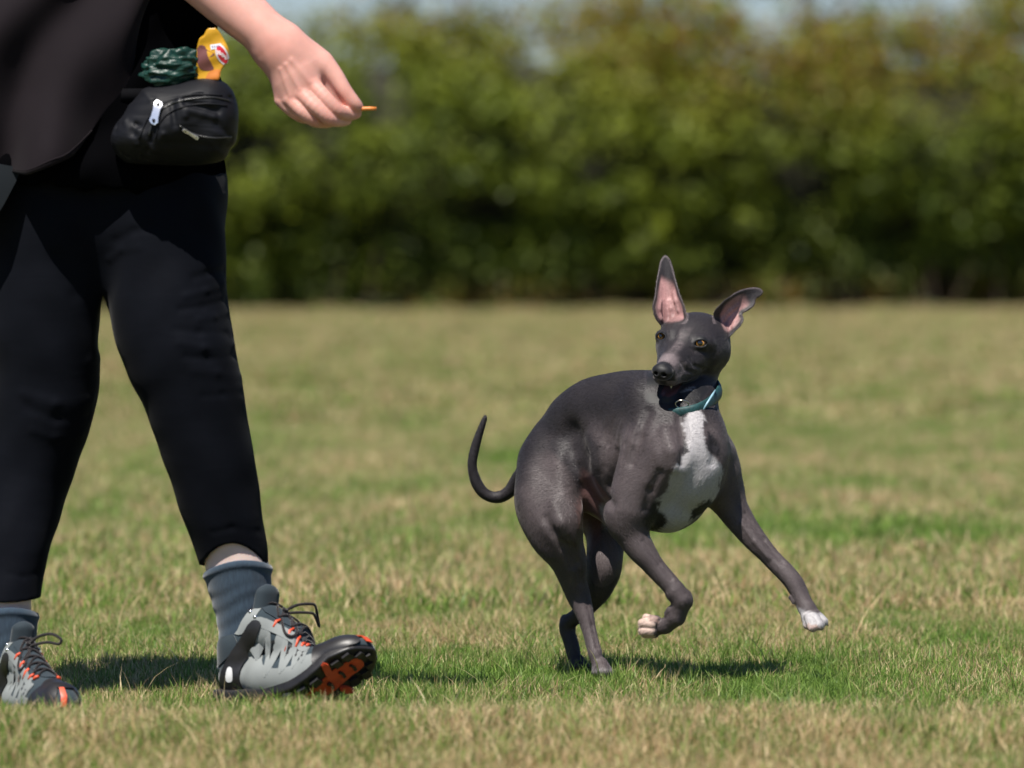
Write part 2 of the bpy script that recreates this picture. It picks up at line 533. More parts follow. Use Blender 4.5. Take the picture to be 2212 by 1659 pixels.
def scatter(name, protos, pts, rots, scales, idx, mat, label):
    """one turf object: geometry nodes put a patch on every point of its mesh"""
    me = bpy.data.meshes.new(name); me.vertices.add(len(pts)); me.vertices.foreach_set('co', np.asarray(pts, np.float32).ravel())
    for nm, dat, ty in (('rot', rots, 'FLOAT_VECTOR'), ('scl', scales, 'FLOAT_VECTOR')):
        a = me.attributes.new(nm, ty, 'POINT'); a.data.foreach_set('vector', np.asarray(dat, np.float32).ravel())
    a = me.attributes.new('pick', 'INT', 'POINT'); a.data.foreach_set('value', np.asarray(idx, np.int32))
    me.update()
    ob = bpy.data.objects.new(name, me); COL.objects.link(ob)
    pc = bpy.data.collections.new(name + '_patches')
    for k, pm in enumerate(protos):
        pm.materials.append(mat)
        po = bpy.data.objects.new('patch_%02d' % k, pm); pc.objects.link(po)
    ng = bpy.data.node_groups.new(name, 'GeometryNodeTree')
    ng.interface.new_socket('Geometry', in_out='INPUT', socket_type='NodeSocketGeometry')
    ng.interface.new_socket('Geometry', in_out='OUTPUT', socket_type='NodeSocketGeometry')
    n = ng.nodes; l = ng.links
    gi = n.new('NodeGroupInput'); go = n.new('NodeGroupOutput')
    iop = n.new('GeometryNodeInstanceOnPoints'); ci = n.new('GeometryNodeCollectionInfo')
    ci.inputs['Collection'].default_value = pc; ci.inputs['Separate Children'].default_value = True; ci.inputs['Reset Children'].default_value = True
    iop.inputs['Pick Instance'].default_value = True
    def att(nm, ty):
        q = n.new('GeometryNodeInputNamedAttribute'); q.data_type = ty; q.inputs['Name'].default_value = nm; return q.outputs[0]
    l.new(gi.outputs[0], iop.inputs['Points']); l.new(ci.outputs[0], iop.inputs['Instance'])
    l.new(att('pick', 'INT'), iop.inputs['Instance Index'])
    e2r = n.new('FunctionNodeEulerToRotation'); l.new(att('rot', 'FLOAT_VECTOR'), e2r.inputs[0])
    l.new(e2r.outputs[0], iop.inputs['Rotation']); l.new(att('scl', 'FLOAT_VECTOR'), iop.inputs['Scale'])
    l.new(iop.outputs[0], go.inputs[0])
    md = ob.modifiers.new('turf', 'NODES'); md.node_group = ng
    return tag(ob, label, 'grass', kind='stuff')
def build_grass():
    rs = np.random.RandomState(5)
    mat = grass_material()
    near = [tuft_mesh('turf_patch', rs, .12, 560, .010, .042, .0025, 4, .08) for _ in range(8)]
    near += [tuft_mesh('turf_patch', rs, .12, 360, .012, .056, .0025, 4, .22) for _ in range(3)]
    def field(y0, y1, step, wfac, extra, protos, name, label, sc, zsc=1.0):
        pts = []
        y = y0
        while y < y1:
            hw = y * .0905 * wfac + extra
            n = int(2 * hw / step)
            for k in range(n):
                pts.append((-hw + (k + .5 + rs.uniform(-.4, .4)) * step, y + rs.uniform(-.4, .4) * step))
            y += step
        pts = np.array(pts); z = gz(pts[:, 0], pts[:, 1])
        P3 = np.column_stack([pts, z])
        n = len(P3); rot = np.zeros((n, 3)); rot[:, 2] = rs.rand(n) * 6.283
        rot[:, 0] = rs.normal(0, .05, n); rot[:, 1] = rs.normal(0, .05, n)
        s_ = sc * (.85 + .35 * rs.rand(n)); S3 = np.stack([s_, s_, s_ * zsc * (.85 + .3 * rs.rand(n))], 1)
        # shorter and thinner where the field is worn
        return scatter(name, protos, P3, rot, S3, rs.randint(0, len(protos), n), mat, label)
    field(8.05, 12.0, .085, 1.0, .6, near, 'turf', 'short green and straw coloured turf round the dog and the walker', 1.0)
    stalks = [tuft_mesh('turf_patch', rs, .10, 7, .05, .10, .0022, 4, .9) for _ in range(4)]
    field(8.1, 14.0, .34, 1.0, .2, stalks, 'dry_stalks', 'scattered tall pale dry grass stalks standing out of the turf', 1.0)
    mid = [tuft_mesh('turf_patch', rs, .30, 900, .02, .066, .0055, 3, .2) for _ in range(6)]
    field(12.0, 24.0, .21, 1.0, .9, mid, 'turf', 'turf in the middle of the field behind the dog', 1.0)
    far_ = [tuft_mesh('turf_patch', rs, .9, 1700, .015, .052, .013, 2, .2) for _ in range(5)]
    field(24.0, 58.6, .62, 1.0, 2.0, far_, 'turf', 'far turf reaching to the foot of the hedge', 1.0)
def leaf_cloud(name, rs, centers, radii, n_per, leaf, flat=.3, colfn=None, hang=0.0):
    """foliage: many small bent leaves spread in the shell of each clump"""
    V = []; C = []
    for (c, r) in zip(centers, radii):
        n = int(n_per * (np.mean(r) ** 2))
        d = rs.normal(size=(n, 3)); d /= np.linalg.norm(d, axis=1)[:, None]
        rad = (.45 + .80 * rs.rand(n) ** .8)[:, None]
        V.append(np.array(c) + d * rad * np.array(r)); C.append(d)
    c = np.concatenate(V); nrm = np.concatenate(C)
    n = len(c)
    nrm = nrm + rs.normal(0, .55, (n, 3)); nrm[:, 2] += .35; nrm /= np.linalg.norm(nrm, axis=1)[:, None]
    a = np.cross(nrm, rs.normal(size=(n, 3))); a /= np.linalg.norm(a, axis=1)[:, None]; b = np.cross(nrm, a)
    s_ = (leaf * (.6 + .8 * rs.rand(n)))[:, None]
    p = np.stack([c - a * s_ * .5, c - b * s_ * .32 + nrm * s_ * .10, c + a * s_ * .6, c + b * s_ * .32 + nrm * s_ * .10], 1).reshape(-1, 3)
    q = np.arange(n * 4).reshape(n, 4)
    F = np.concatenate([q[:, [0, 1, 2]], q[:, [0, 2, 3]]])
    col = colfn(c, rs) if colfn else np.tile([.06, .09, .02], (n, 1))
    return mesh_np(name, p, F, np.repeat(col, 4, 0))
def leaf_material(name, tr=.3):
    m, nt, b = nodemat(name); L = nt.links.new
    at = N(nt, 'ShaderNodeAttribute'); at.attribute_name = 'Col'
    L(at.outputs['Color'], b.inputs['Base Color']); set_in(b, Roughness=.5); b.inputs['Specular IOR Level'].default_value = .3
    t = N(nt, 'ShaderNodeBsdfTranslucent'); L(at.outputs['Color'], t.inputs[0])
    ms = N(nt, 'ShaderNodeMixShader'); ms.inputs[0].default_value = tr
    L(b.outputs[0], ms.inputs[1]); L(t.outputs[0], ms.inputs[2]); L(ms.outputs[0], nt.nodes['Material Output'].inputs[0])
    return m
def hedge_cols(c, rs):
    n = len(c)
    a = vnoise(c, 7.0, 4) * .6 + vnoise(c, 2.4, 6) * .5; b = vnoise(c, .9, 9); u = rs.rand(n)
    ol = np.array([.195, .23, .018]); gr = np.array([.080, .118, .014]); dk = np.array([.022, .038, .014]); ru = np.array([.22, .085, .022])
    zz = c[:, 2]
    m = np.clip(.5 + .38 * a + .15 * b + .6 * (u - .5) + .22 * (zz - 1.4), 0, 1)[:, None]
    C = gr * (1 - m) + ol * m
    w = np.clip(.78 - .85 * zz + .3 * b, 0, 1)[:, None]; C = C * (1 - w * .7) + dk * w * .7  # shade under the bulge painted into the lower leaves
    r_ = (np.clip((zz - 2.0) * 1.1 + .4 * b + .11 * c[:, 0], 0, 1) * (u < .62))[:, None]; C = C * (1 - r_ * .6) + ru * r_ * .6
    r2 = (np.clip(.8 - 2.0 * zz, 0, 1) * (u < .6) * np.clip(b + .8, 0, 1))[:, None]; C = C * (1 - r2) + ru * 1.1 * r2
    return C * (.75 + .5 * rs.rand(n))[:, None]
def build_hedge():
    rs = np.random.RandomState(21)
    cs = []; rr = []
    W = 13.0
    for i in range(760):                                  # the face of the bank, bulging over its dark foot
        x = rs.uniform(-W, W); z = rs.beta(1.7, 1.15) * 2.78 + .18
        prof = np.interp(z, [0, .5, 1.0, 1.7, 2.4, 3.0], [.95, .80, .35, 0.0, .25, 1.0])
        r = rs.uniform(.16, .34)
        cs.append((x, HEDGE_Y + .9 + prof * 1.1 + rs.uniform(-.12, .22), z)); rr.append((r * rs.uniform(.9, 1.5), r, r * rs.uniform(.7, 1.0)))
    for i in range(150):                                  # sprays along the top
        x = rs.uniform(-W, W); r = rs.uniform(.16, .42)
        cs.append((x, HEDGE_Y + 1.6 + rs.uniform(0, 2.0), 2.90 + .10 * math.sin(x * 1.3) + rs.uniform(-.1, .28) - .05 * (x < 0))); rr.append((r, r, r * rs.uniform(.8, 1.3)))
    for i in range(260):
        x = rs.uniform(-W, W); r = rs.uniform(.16, .36)
        cs.append((x, HEDGE_Y + 1.2 + rs.uniform(0, .5), rs.uniform(.08, .85))); rr.append((r, r * .7, r))
    mat = leaf_material('bramble_leaves')
    root = empty('hedge', (0, HEDGE_Y + 2.5, 0), 'long thick bramble hedge, sunlit olive green above and dark at its foot', 'hedge')
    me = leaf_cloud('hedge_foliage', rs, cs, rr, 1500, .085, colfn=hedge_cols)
    fo = link('foliage', me, mat, root, smooth=False)
    # the woody inside, nearly black, so that no light comes through
    bmx = np.linspace(-W - 1, W + 1, 80); prof = [(0.95, 0), (.80, .5), (.45, 1.0), (.2, 1.6), (.5, 2.2), (1.2, 2.6), (3.2, 2.65), (4.5, 2.0), (4.8, 0)]
    V = []; 
    for x in bmx:
        for (py, pz) in prof: V.append((x, HEDGE_Y + 1.25 + py * 1.05 + .12 * math.sin(x * 2.1 + pz * 3), pz + .08 * math.sin(x * 3.3 + pz)))
    k = len(prof); F = [(i * k + j, (i + 1) * k + j, (i + 1) * k + j + 1, i * k + j + 1) for i in range(len(bmx) - 1) for j in range(k - 1)]
    link('twigs', mesh_np('hedge_twigs', np.array(V), np.array(F)), simple_mat('dark_twigs', (.022, .022, .010), rough=.95, var=.5, scale=6, bump=.6, bscale=20, bdist=.05), root)
    # stems that show at the foot
    tw = simple_mat('brown_stems', (.05, .032, .02), rough=.9)
    V = []; F = []
    for i in range(160):
        x = rs.uniform(-W, W); y = HEDGE_Y + 1.2 + rs.rand() * .5; h = rs.uniform(.3, .9); lx = rs.normal(0, .15); r = rs.uniform(.008, .02)
        o = len(V)
        for (t, rad) in ((0, r), (1, r * .5)):
            for q in range(4): V.append((x + lx * t + rad * math.cos(q * 1.57), y + rad * math.sin(q * 1.57), h * t))
        for q in range(4): F.append((o + q, o + (q + 1) % 4, o + 4 + (q + 1) % 4, o + 4 + q))
    tag(link('stems', mesh_np('stems', np.array(V), np.array(F)), tw, root), kind='stuff')
def build_trees():
    rs = np.random.RandomState(8)
    bark = simple_mat('grey_bark', (.11, .09, .07), rough=.9, var=.3, scale=9, bump=.8, bscale=20, bdist=.03)
    lm = leaf_material('tree_leaves')
    def cf(tint):
        def g(c, r):
            n = len(c); m = np.clip(.5 + .4 * vnoise(c, .9, 5) + .4 * (r.rand(n) - .5), 0, 1)[:, None]
            return (np.array([.030, .050, .018]) * (1 - m) + np.array(tint) * m) * (.8 + .4 * r.rand(n))[:, None]
        return g
    spec = [  # x, y, height, crown width, label, tint
        (-5.3, 71, 5.4, 4.6, 'dark broad tree crown rising above the hedge behind the hand', (.05, .075, .025)),
        (-1.5, 74, 4.3, .9, 'slim tree top in the pale sky gap right of the hand', (.055, .075, .03)),
        (-.65, 73, 4.9, 1.5, 'small round tree above the middle of the hedge, between two sky gaps', (.05, .07, .03)),
        (1.9, 70, 5.4, 2.6, 'tall dark tree above the hedge, left of the two over the dog', (.040, .062, .022)),
        (3.7, 72, 5.2, 2.6, 'dark tree above the hedge, right of the two over the dog', (.045, .07, .022)),
        (6.0, 72, 4.1, 1.0, 'sparse tree top at the right between two patches of sky', (.05, .07, .03)),
        (8.6, 71, 4.3, 1.4, 'thin tree top at the far right over the rusty end of the hedge', (.07, .06, .03)),
        (-10.5, 72, 4.6, 3.4, 'dark tree crown at the left behind the walker', (.045, .07, .022))]
    for (x, y, h, w, lab, tint) in spec:
        t = empty('tree', (x, y, 0), lab, 'tree', 'trees beyond the hedge')
        pts = [(x + .08 * math.sin(k * 1.7 + x), y, h * .8 * k / 6) for k in range(7)]
        link('trunk', tube_mesh('trunk', pts, [.13 * (1 - k / 8) * h / 5 + .02 for k in range(7)], 10), bark, t)
        for k in range(5):
            z0 = h * (.35 + .09 * k); a = rs.rand() * 6.28
            link('limb', tube_mesh('limb', [(x, y, z0), (x + math.cos(a) * w * .22, y + math.sin(a) * w * .22, z0 + .3), (x + math.cos(a) * w * .42, y + math.sin(a) * w * .42, z0 + .8)], [.04, .03, .012], 6), bark, t)
        cs = []; rr = []
        for k in range(int(16 + w * 9)):
            z = rs.uniform(.38, 1.0); env = math.sin(min(1, (1.04 - z) / .5) * math.pi / 2) 
            a = rs.rand() * 6.28; q = math.sqrt(rs.rand()) * w * .5 * env
            r = rs.uniform(.16, .42) * (1 if z < .85 else .55)
            cs.append((x + q * math.cos(a), y + q * math.sin(a), h * z)); rr.append((r, r, r * .9))
        link('crown', leaf_cloud('crown', rs, cs, rr, 420, .10, colfn=cf(tint)), lm, t, smooth=False)
if want('ground'):
    build_ground()
if want('grass'):
    build_grass()
if want('hedge'):
    build_hedge(); build_trees()
# ------------------------------------------------------------------ the dog
DOG_D, DOG_S = 10.19, 1205.0
def Pd(x, y, z=0): return P(x, y, DOG_D + z / DOG_S)
def build_dog():
    D0 = DOG_D - 30 / DOG_S
    f = Field((1000, 535, -330), (1810, 1475, 300), 2.1)
    ax = np.array([.74, .06, -.67]); ax /= np.linalg.norm(ax)          # along the body, towards the chest
    up = np.array([0, -1, 0.]); lat = np.cross(ax, up); lat /= np.linalg.norm(lat); up = np.cross(lat, ax)
    AX = [ax, up, lat]
    # trunk
    global dogF
    dogF = f
    f.ell((1428, 978, -62), (168, 166, 96), AX, k=0)
    f.chain([(1190, 987, 152, 62), (1226, 934, 118, 65), (1270, 898, 72, 74), (1330, 884, 18, 80), (1385, 878, -40, 78)], k=40)
    f.chain([(1225, 1000, 110, 68), (1280, 985, 60, 82), (1340, 985, 10, 104)], k=40)
    f.ell((1500, 985, -160), (66, 98, 62), AX, k=45)
    f.cone((1440, 1090, -110), 50, (1390, 1075, -60), 46, k=45)
    # near shoulder and upper arm (right), far shoulder (left)
    f.cone((1408, 868, -112), 46, (1445, 985, -196), 46, k=40)
    f.cone((1445, 990, -196), 46, (1362, 1115, -150), 43, k=26)
    f.cone((1385, 960, -150), 40, (1352, 1100, -150), 40, k=40)
    f.cone((1496, 890, -40), 42, (1546, 985, -96), 36, k=36)
    f.cone((1546, 985, -96), 40, (1560, 1055, -60), 36, k=26)
    # right fore leg, folded
    sqf = ((.78, -.62, .0), 1.0)
    f.chain([(1355, 1108, -150, 41), (1355, 1138, -152, 37), (1379, 1178, -158, 31), (1409, 1218, -166, 25), (1440, 1254, -172, 21.5), (1464, 1280, -176, 21)], k=22)
    f.cone((1460, 1281, -176), 22, (1474, 1296, -178), 22, k=7); f.cone((1484, 1284, -176), 8, (1487, 1302, -178), 9, k=9)
    f.cone((1474, 1300, -176), 21, (1461, 1332, -164), 19, k=5); f.cone((1461, 1334, -164), 19, (1438, 1352, -150), 17, k=5); f.cone((1438, 1352, -150), 17, (1416, 1355, -138), 17.5, k=5)
    f.cone((1345, 1128, -132), 25, (1336, 1142, -138), 20, k=12)           # point of elbow
    f.cone((1448, 1318, -170), 8, (1442, 1326, -165), 7, k=6)              # carpal pad
    # right fore paw seen from below: toes point left
    for (dx, dy, dz, r) in ((2, -15, -12, 8.5), (-6, -5, -24, 9.5), (-5, 9, -22, 9.5), (0, 15, -6, 8.5)):
        f.cone((1414 + dx, 1354 + dy, -138 + dz), r + 1, (1395 + dx, 1352 + dy * 1.2, -138 + dz), r, k=2.5)
    f.cone((1420, 1340, -152), 10, (1410, 1342, -156), 9, k=4)             # pad
    # left fore leg, reaching forward
    f.chain([(1556, 1030, -84, 44), (1574, 1085, -70, 36), (1602, 1128, -72, 30), (1640, 1176, -86, 25), (1678, 1218, -100, 21.5), (1708, 1250, -110, 20.5), (1722, 1272, -116, 20), (1736, 1304, -126, 18.5), (1748, 1324, -134, 21)], k=30)
    f.cone((1572, 1094, -40), 20, (1580, 1112, -46), 15, k=12)
    f.cone((1709, 1291, -122), 6.5, (1714, 1301, -126), 5, k=4)            # dew claw pad
    for (dx, dy, dz, r) in ((-16, 8, -2, 9.5), (-5, 12, -20, 11), (9, 8, -22, 11), (18, 0, -4, 9.5)):
        f.cone((1750 + dx * .7, 1326 + dy * .5, -140 + dz * .6), r, (1760 + dx, 1343 + dy, -146 + dz), r + .5, k=4)
    f.cone((1742, 1336, -128), 12, (1752, 1344, -132), 10, k=5)
    # right hind leg (near)
    f.chain([(1194, 1010, 110, 80), (1180, 1078, 62, 71), (1192, 1130, 34, 62), (1209, 1172, 26, 50), (1229, 1212, 34, 38), (1238, 1252, 48, 29.5), (1251, 1290, 58, 25.5), (1266, 1340, 46, 18.5), (1280, 1392, 30, 15.5), (1289, 1425, 18, 16)], k=40)
    f.cone((1232, 1010, 40), 36, (1218, 1130, -14), 34, k=40)              # front of the thigh
    f.cone((1236, 1270, 76), 14, (1240, 1298, 84), 12, k=14)               # hock
    for (dx, dz, r) in ((-14, 8, 8.5), (-4, -8, 9.5), (8, -10, 9.5), (17, 4, 8.5)):
        f.cone((1294 + dx * .5, 1430, 14), r, (1300 + dx, 1452, -4 + dz), r, k=5)
    # left hind leg (far)
    f.chain([(1262, 1010, 150, 62), (1292, 1090, 165, 58), (1308, 1150, 140, 44), (1306, 1205, 116, 39), (1304, 1240, 118, 36), (1286, 1288, 140, 25), (1252, 1326, 175, 19), (1224, 1350, 205, 17), (1235, 1392, 200, 15.5), (1242, 1425, 190, 16)], k=30)
    f.cone((1222, 1338, 214), 11, (1228, 1356, 212), 12, k=8)
    for (dx, dz, r) in ((-14, 6, 8), (-5, -9, 9), (6, -10, 9), (15, 2, 8)):
        f.cone((1247 + dx * .5, 1424, 186), r, (1252 + dx, 1440, 172 + dz), r, k=5)
    # belly skin fold and sheath
    f.cone((1300, 1080, 60), 26, (1315, 1122, 30), 15, k=26)
    f.cone((1250, 1040, 70), 40, (1300, 1075, 60), 34, k=40)
    # tail
    f.chain([(1146, 1010, 170, 24), (1118, 1038, 190, 17), (1098, 1064, 200, 14.5), (1072, 1075, 205, 13), (1046, 1066, 205, 12), (1028, 1040, 203, 11.5), (1020, 1005, 200, 11), (1028, 962, 198, 9.5), (1040, 925, 195, 8), (1049, 900, 192, 4)], k=20)
    # neck
    f.cone((1425, 907, -66), 90, (1484, 858, -62), 54, k=40)
    f.cone((1486, 925, -130), 54, (1490, 858, -80), 48, k=34)
    f.cone((1490, 862, -72), 50, (1508, 778, -40), 46, k=16)
    # skull
    fw = np.array([-.40, .33, -.86]); fw /= np.linalg.norm(fw)             # where the muzzle points
    rt = np.array([.90, .17, -.35]); rt -= fw * (rt @ fw); rt /= np.linalg.norm(rt)   # to the dog's left = picture right
    un = np.cross(fw, rt); un /= np.linalg.norm(un)
    if un[1] > 0: un = -un
    def H(a, b, c):   # a forward, b to the picture right, c up; origin at the middle of the skull
        return np.array([1499., 744, -70]) + fw * a + rt * b + un * c
    HA = [fw, rt, un]
    f.ell(H(-8, -8, 0), (84, 75, 60), HA, k=18)
    f.ell(H(-40, 0, -8), (56, 62, 58), HA, k=18)
    for sgn in (-1, 1):
        f.cone(H(12, 43 * sgn - 4, -16), 27, H(-20, 46 * sgn, -22), 27, k=20)      # cheek
        f.cone(H(44, 38 * sgn, 25), 11, H(30, 46 * sgn, 22), 11, k=16)         # brow
        f.cone(H(58, 33 * sgn - 4, -14), 20, H(90, 25 * sgn - 2, -18), 18, k=20)       # below the eye
    # muzzle
    f.cone(H(46, -6, 2), 39, H(150, 0, -6), 23, k=22)
    f.cone(H(46, -4, -22), 39, H(142, 0, -21), 22, k=14)
    for sgn in (-1, 1):
        f.cone(H(66, 24 * sgn, -28), 18, H(146, 14 * sgn, -26), 15, k=9)      # flews
    f.ell(H(170, 0, -3), (18, 24, 18), HA, k=6)                                # nose
    # lower jaw, a little open
    f.cone(H(6, 0, -50), 32, H(50, 0, -66), 25, k=18)
    f.cone(H(50, 0, -66), 24, H(140, 0, -77), 14, k=8)
    f.cone(H(-10, 0, -40), 44, H(-30, 0, -60), 40, k=30)
    # the open mouth between the lips
    f.cone(H(56, 0, -51), 4, H(165, 0, -56), 9, k=3, op='s', sq=(rt, 0.40))
    # eye sockets
    eyes = []
    for (ex, ey, r) in ((1513.5, 741, 13.2), (1428, 726, 9.5)):
        z = f.front(ex, ey)
        eyes.append((ex, ey, z, r))
        z = z if r > 12 else -92.0; eyes[-1] = (ex, ey, z, r)
        f.ell((ex, ey, z + 10), (r + 3.5, r + 2.5, r + 2.5), k=9)
        al = smooth_poly([(ex - r * 1.0, ey + 2.5), (ex - r * .55, ey - 4.2), (ex + r * .25, ey - 5.6), (ex + r * .95, ey - 1), (ex + r * .7, ey + 5.2), (ex, ey + 7.4), (ex - r * .6, ey + 6)])
        f.poly(al, lambda X, Y, z=z: 0 * X + z - 8, 16, k=2.5, op='s', rnd=.5, zlo=z - 40, zhi=z + 25)
    # nostrils
    for sgn in (-1, 1):
        f.cone(H(186, 8 * sgn, -4), 4.2, H(172, 13 * sgn, -6), 3.6, k=2, op='s')
    # ears: cupped sheets with a rolled rim
    earL = smooth_poly([(1436, 552), (1427, 562), (1422, 584), (1417, 612), (1414, 640), (1409, 664), (1416, 690), (1436, 708), (1466, 704), (1484, 690), (1480, 664), (1470, 638), (1460, 604), (1453, 576), (1446, 558)])
    earR = smooth_poly([(1541, 676), (1553, 659), (1569, 645), (1592, 630), (1616, 622), (1639, 622), (1648, 631), (1641, 641), (1633, 645), (1629, 660), (1616, 671), (1604, 678), (1607, 690), (1600, 704), (1588, 716), (1574, 728), (1556, 720), (1544, 700)])
    def axis_z(a, b, za, zb, cup, w, off=0.0):
        a = np.array(a, float); b = np.array(b, float); L = np.linalg.norm(b - a); t = (b - a) / L; n = np.array([-t[1], t[0]])
        def g(X, Y):
            q = ((X - a[0]) * t[0] + (Y - a[1]) * t[1]) / L; s_ = ((X - a[0]) * n[0] + (Y - a[1]) * n[1]) + off
            cupf = cup * (0.35 + 0.65 * sstep(1.0, 0.35, q))
            return za + (zb - za) * q - cupf * np.clip((s_ / w), -1.3, 1.3) ** 2
        return g
    zL = axis_z((1448, 690), (1437, 556), -40, -12, 46, 34)
    zR = axis_z((1566, 704), (1642, 630), -34, -6, 40, 34, 4)
    f.poly(earL, zL, 4.2, k=9, rnd=3, zlo=-160, zhi=60)
    f.poly(earR, zR, 4.2, k=9, rnd=3, zlo=-160, zhi=60)
    # folds inside the ears
    for e in ([(1428, 690), (1424, 668), (1427, 650)], [(1452, 690), (1450, 668), (1446, 650)], [(1466, 672), (1460, 650), (1455, 632)]):
        for a, b in zip(e[:-1], e[1:]):
            f.cone((*a, zL(a[0], a[1]) - 5), 4, (*b, zL(b[0], b[1]) - 4), 3, k=6)
    for e in ([(1570, 708), (1576, 692), (1584, 680)], [(1584, 706), (1590, 694), (1597, 686)], [(1562, 690), (1574, 674), (1592, 660)]):
        for a, b in zip(e[:-1], e[1:]):
            f.cone((*a, zR(a[0], a[1]) - 5), 4, (*b, zR(b[0], b[1]) - 4), 3, k=6)
    # muscles and bones under the skin
    def groove(a, b, r, depth):
        a = np.array(a, float); b = np.array(b, float); ba = b - a
        def g(X, Y, Z):
            t = np.clip(((X - a[0]) * ba[0] + (Y - a[1]) * ba[1] + (Z - a[2]) * ba[2]) / (ba @ ba), 0, 1)
            d2 = (X - a[0] - ba[0] * t) ** 2 + (Y - a[1] - ba[1] * t) ** 2 + (Z - a[2] - ba[2] * t) ** 2
            return depth * np.exp(-d2 / (r * r))
        m = 2.4 * r
        f.warp(g, np.minimum(a, b) - m, np.maximum(a, b) + m)
    def zf(x, y):
        z = f.front(x, y); return z if z is not None else 0
    def gv(pts, r, depth):
        q = [(x, y, zf(x, y)) for x, y in pts]
        for a, b in zip(q[:-1], q[1:]): groove(a, b, r, depth)
    gv([(1178, 1120), (1196, 1150), (1222, 1180), (1240, 1220)], 10, 7)
    gv([(1196, 1090), (1214, 1130), (1236, 1168)], 13, -5)
    gv([(1228, 1160), (1248, 1215), (1254, 1260)], 6, 4)
    gv([(1232, 940), (1246, 990), (1262, 1060)], 27, 24)
    gv([(1250, 1010), (1262, 1050), (1266, 1100)], 13, 5)
    gv([(1262, 930), (1240, 975), (1235, 1000)], 16, 5)
    gv([(1335, 985), (1322, 1050), (1322, 1090)], 12, 8)
    gv([(1400, 890), (1380, 945), (1362, 1000)], 12, 7)
    gv([(1438, 930), (1452, 975), (1456, 1010)], 13, -7)
    gv([(1425, 1020), (1405, 1060), (1395, 1100)], 9, 6)
    gv([(1470, 900), (1476, 950), (1474, 1000)], 10, 8)
    gv([(1530, 920), (1542, 960), (1540, 1000)], 9, 5)
    gv([(1390, 1170), (1425, 1218), (1450, 1250)], 5, 3.6)
    gv([(1610, 1110), (1650, 1165), (1690, 1215)], 6, 4)
    gv([(1600, 1130), (1630, 1170), (1660, 1205)], 5, -3)
    gv([(1268, 1300), (1280, 1350), (1290, 1400)], 4, 3.2)
    for i in range(5):
        x = 1290 + i * 17
        gv([(x + 20, 900 + i * 4), (x + 8, 960), (x + 2, 1010)], 6, 1.8 if i % 2 else -1.5)
    for e in ([(1488, 775), (1500, 790), (1518, 796)], [(1470, 782), (1482, 800), (1500, 806)], [(1492, 752), (1500, 758), (1520, 760)]):
        gv(e, 4, 2.6)
    gv([(1464, 700), (1455, 730), (1446, 760)], 8, 2.0)
    f.warp(lambda X, Y, Z: 1.3 * np.sin(X * .043 + 1.3 * np.sin(Y * .031)) * np.sin(Y * .037 + Z * .05), (1000, 790, -330), (1810, 1475, 300))
    V, Fq = f.mesh()
    V = laplace(V, Fq, 4)
    Vs = laplace(V, Fq, 16, lam=.6)
    we = np.maximum(sstep(10, 2, poly_sd(np.array(earL), V[:, 0], V[:, 1])) * (V[:, 1] < 700), sstep(10, 2, poly_sd(np.array(earR), V[:, 0], V[:, 1])) * (V[:, 1] < 715))[:, None]
    V = V * (1 - we) + Vs * we
    # ---- coat colours and some painted light and shade, from place on the body
    n1 = vnoise(V, 0.09, 1); n2 = vnoise(V, 0.35, 2); n3 = vnoise(V, 0.02, 3)
    grey = np.array([0.086, 0.069, 0.071]); dark = np.array([0.023, 0.020, 0.023])
    white = np.array([0.43, 0.41, 0.42]); pink = np.array([0.30, 0.15, 0.14]); black = np.array([0.008, 0.008, 0.009])
    C = np.tile(grey, (len(V), 1)) * (1 + 0.10 * n1 + 0.10 * n3)[:, None]
    def mix(C, c, m): return C * (1 - m[:, None]) + np.array(c) * m[:, None]
    x, y, z = V[:, 0] + 3.2 * n2 + 3 * n1, V[:, 1] + 3.2 * n2 + 4 * n1, V[:, 2]
    # darker saddle along the spine, over the rump side
    sad = sstep(135, 35, y - np.interp(x, [1110, 1170, 1250, 1340, 1420], [990, 900, 850, 830, 830]))
    C = mix(C, dark * .8, sad * .95)
    C = mix(C, dark, sstep(10, -6, poly_sd(np.array([(1185, 960), (1240, 905), (1290, 960), (1300, 1060), (1255, 1060), (1225, 1010)], float), x, y)) * (z < 130) * .8)  # shade in the hollow of the flank, painted into the coat
    C = mix(C, dark, ((x < 1135) & (z > 150)) * .9)                            # tail
    C = mix(C, dark, ((z > 95) & (y > 1130)) * .5)  # far hind leg darkened: its shade is painted on
    # white chest with grey patches
    chest = smooth_poly([(1488, 890), (1506, 884), (1522, 905), (1522, 958), (1545, 990), (1560, 1010), (1556, 1035), (1545, 1070), (1530, 1098), (1500, 1128), (1440, 1165), (1402, 1160), (1420, 1120), (1412, 1096), (1440, 1060), (1452, 1030), (1462, 1006), (1474, 1000), (1482, 960), (1478, 920)])
    cm = sstep(5, -4, poly_sd(np.array(chest), x, y)) * (z < -60)
    C = mix(C, white, cm)
    for pl in ([(1402, 1090), (1430, 1084), (1420, 1100), (1436, 1112), (1438, 1130), (1428, 1148), (1408, 1152), (1390, 1130)],
               [(1497, 1100), (1520, 1085), (1540, 1080), (1530, 1100), (1505, 1118), (1488, 1130)],
               [(1520, 960), (1548, 985), (1556, 975), (1540, 940)], [(1478, 950), (1490, 975), (1480, 990), (1472, 970)]):
        C = mix(C, dark, sstep(4, -4, poly_sd(np.array(smooth_poly(pl)), x, y)) * (z < -50))
    # throat, under the jaw
    C = mix(C, white * .8, sstep(5, -5, poly_sd(np.array([(1472, 850), (1500, 838), (1512, 850), (1500, 876), (1478, 878)], float), x, y)) * (z < -60) * .8)
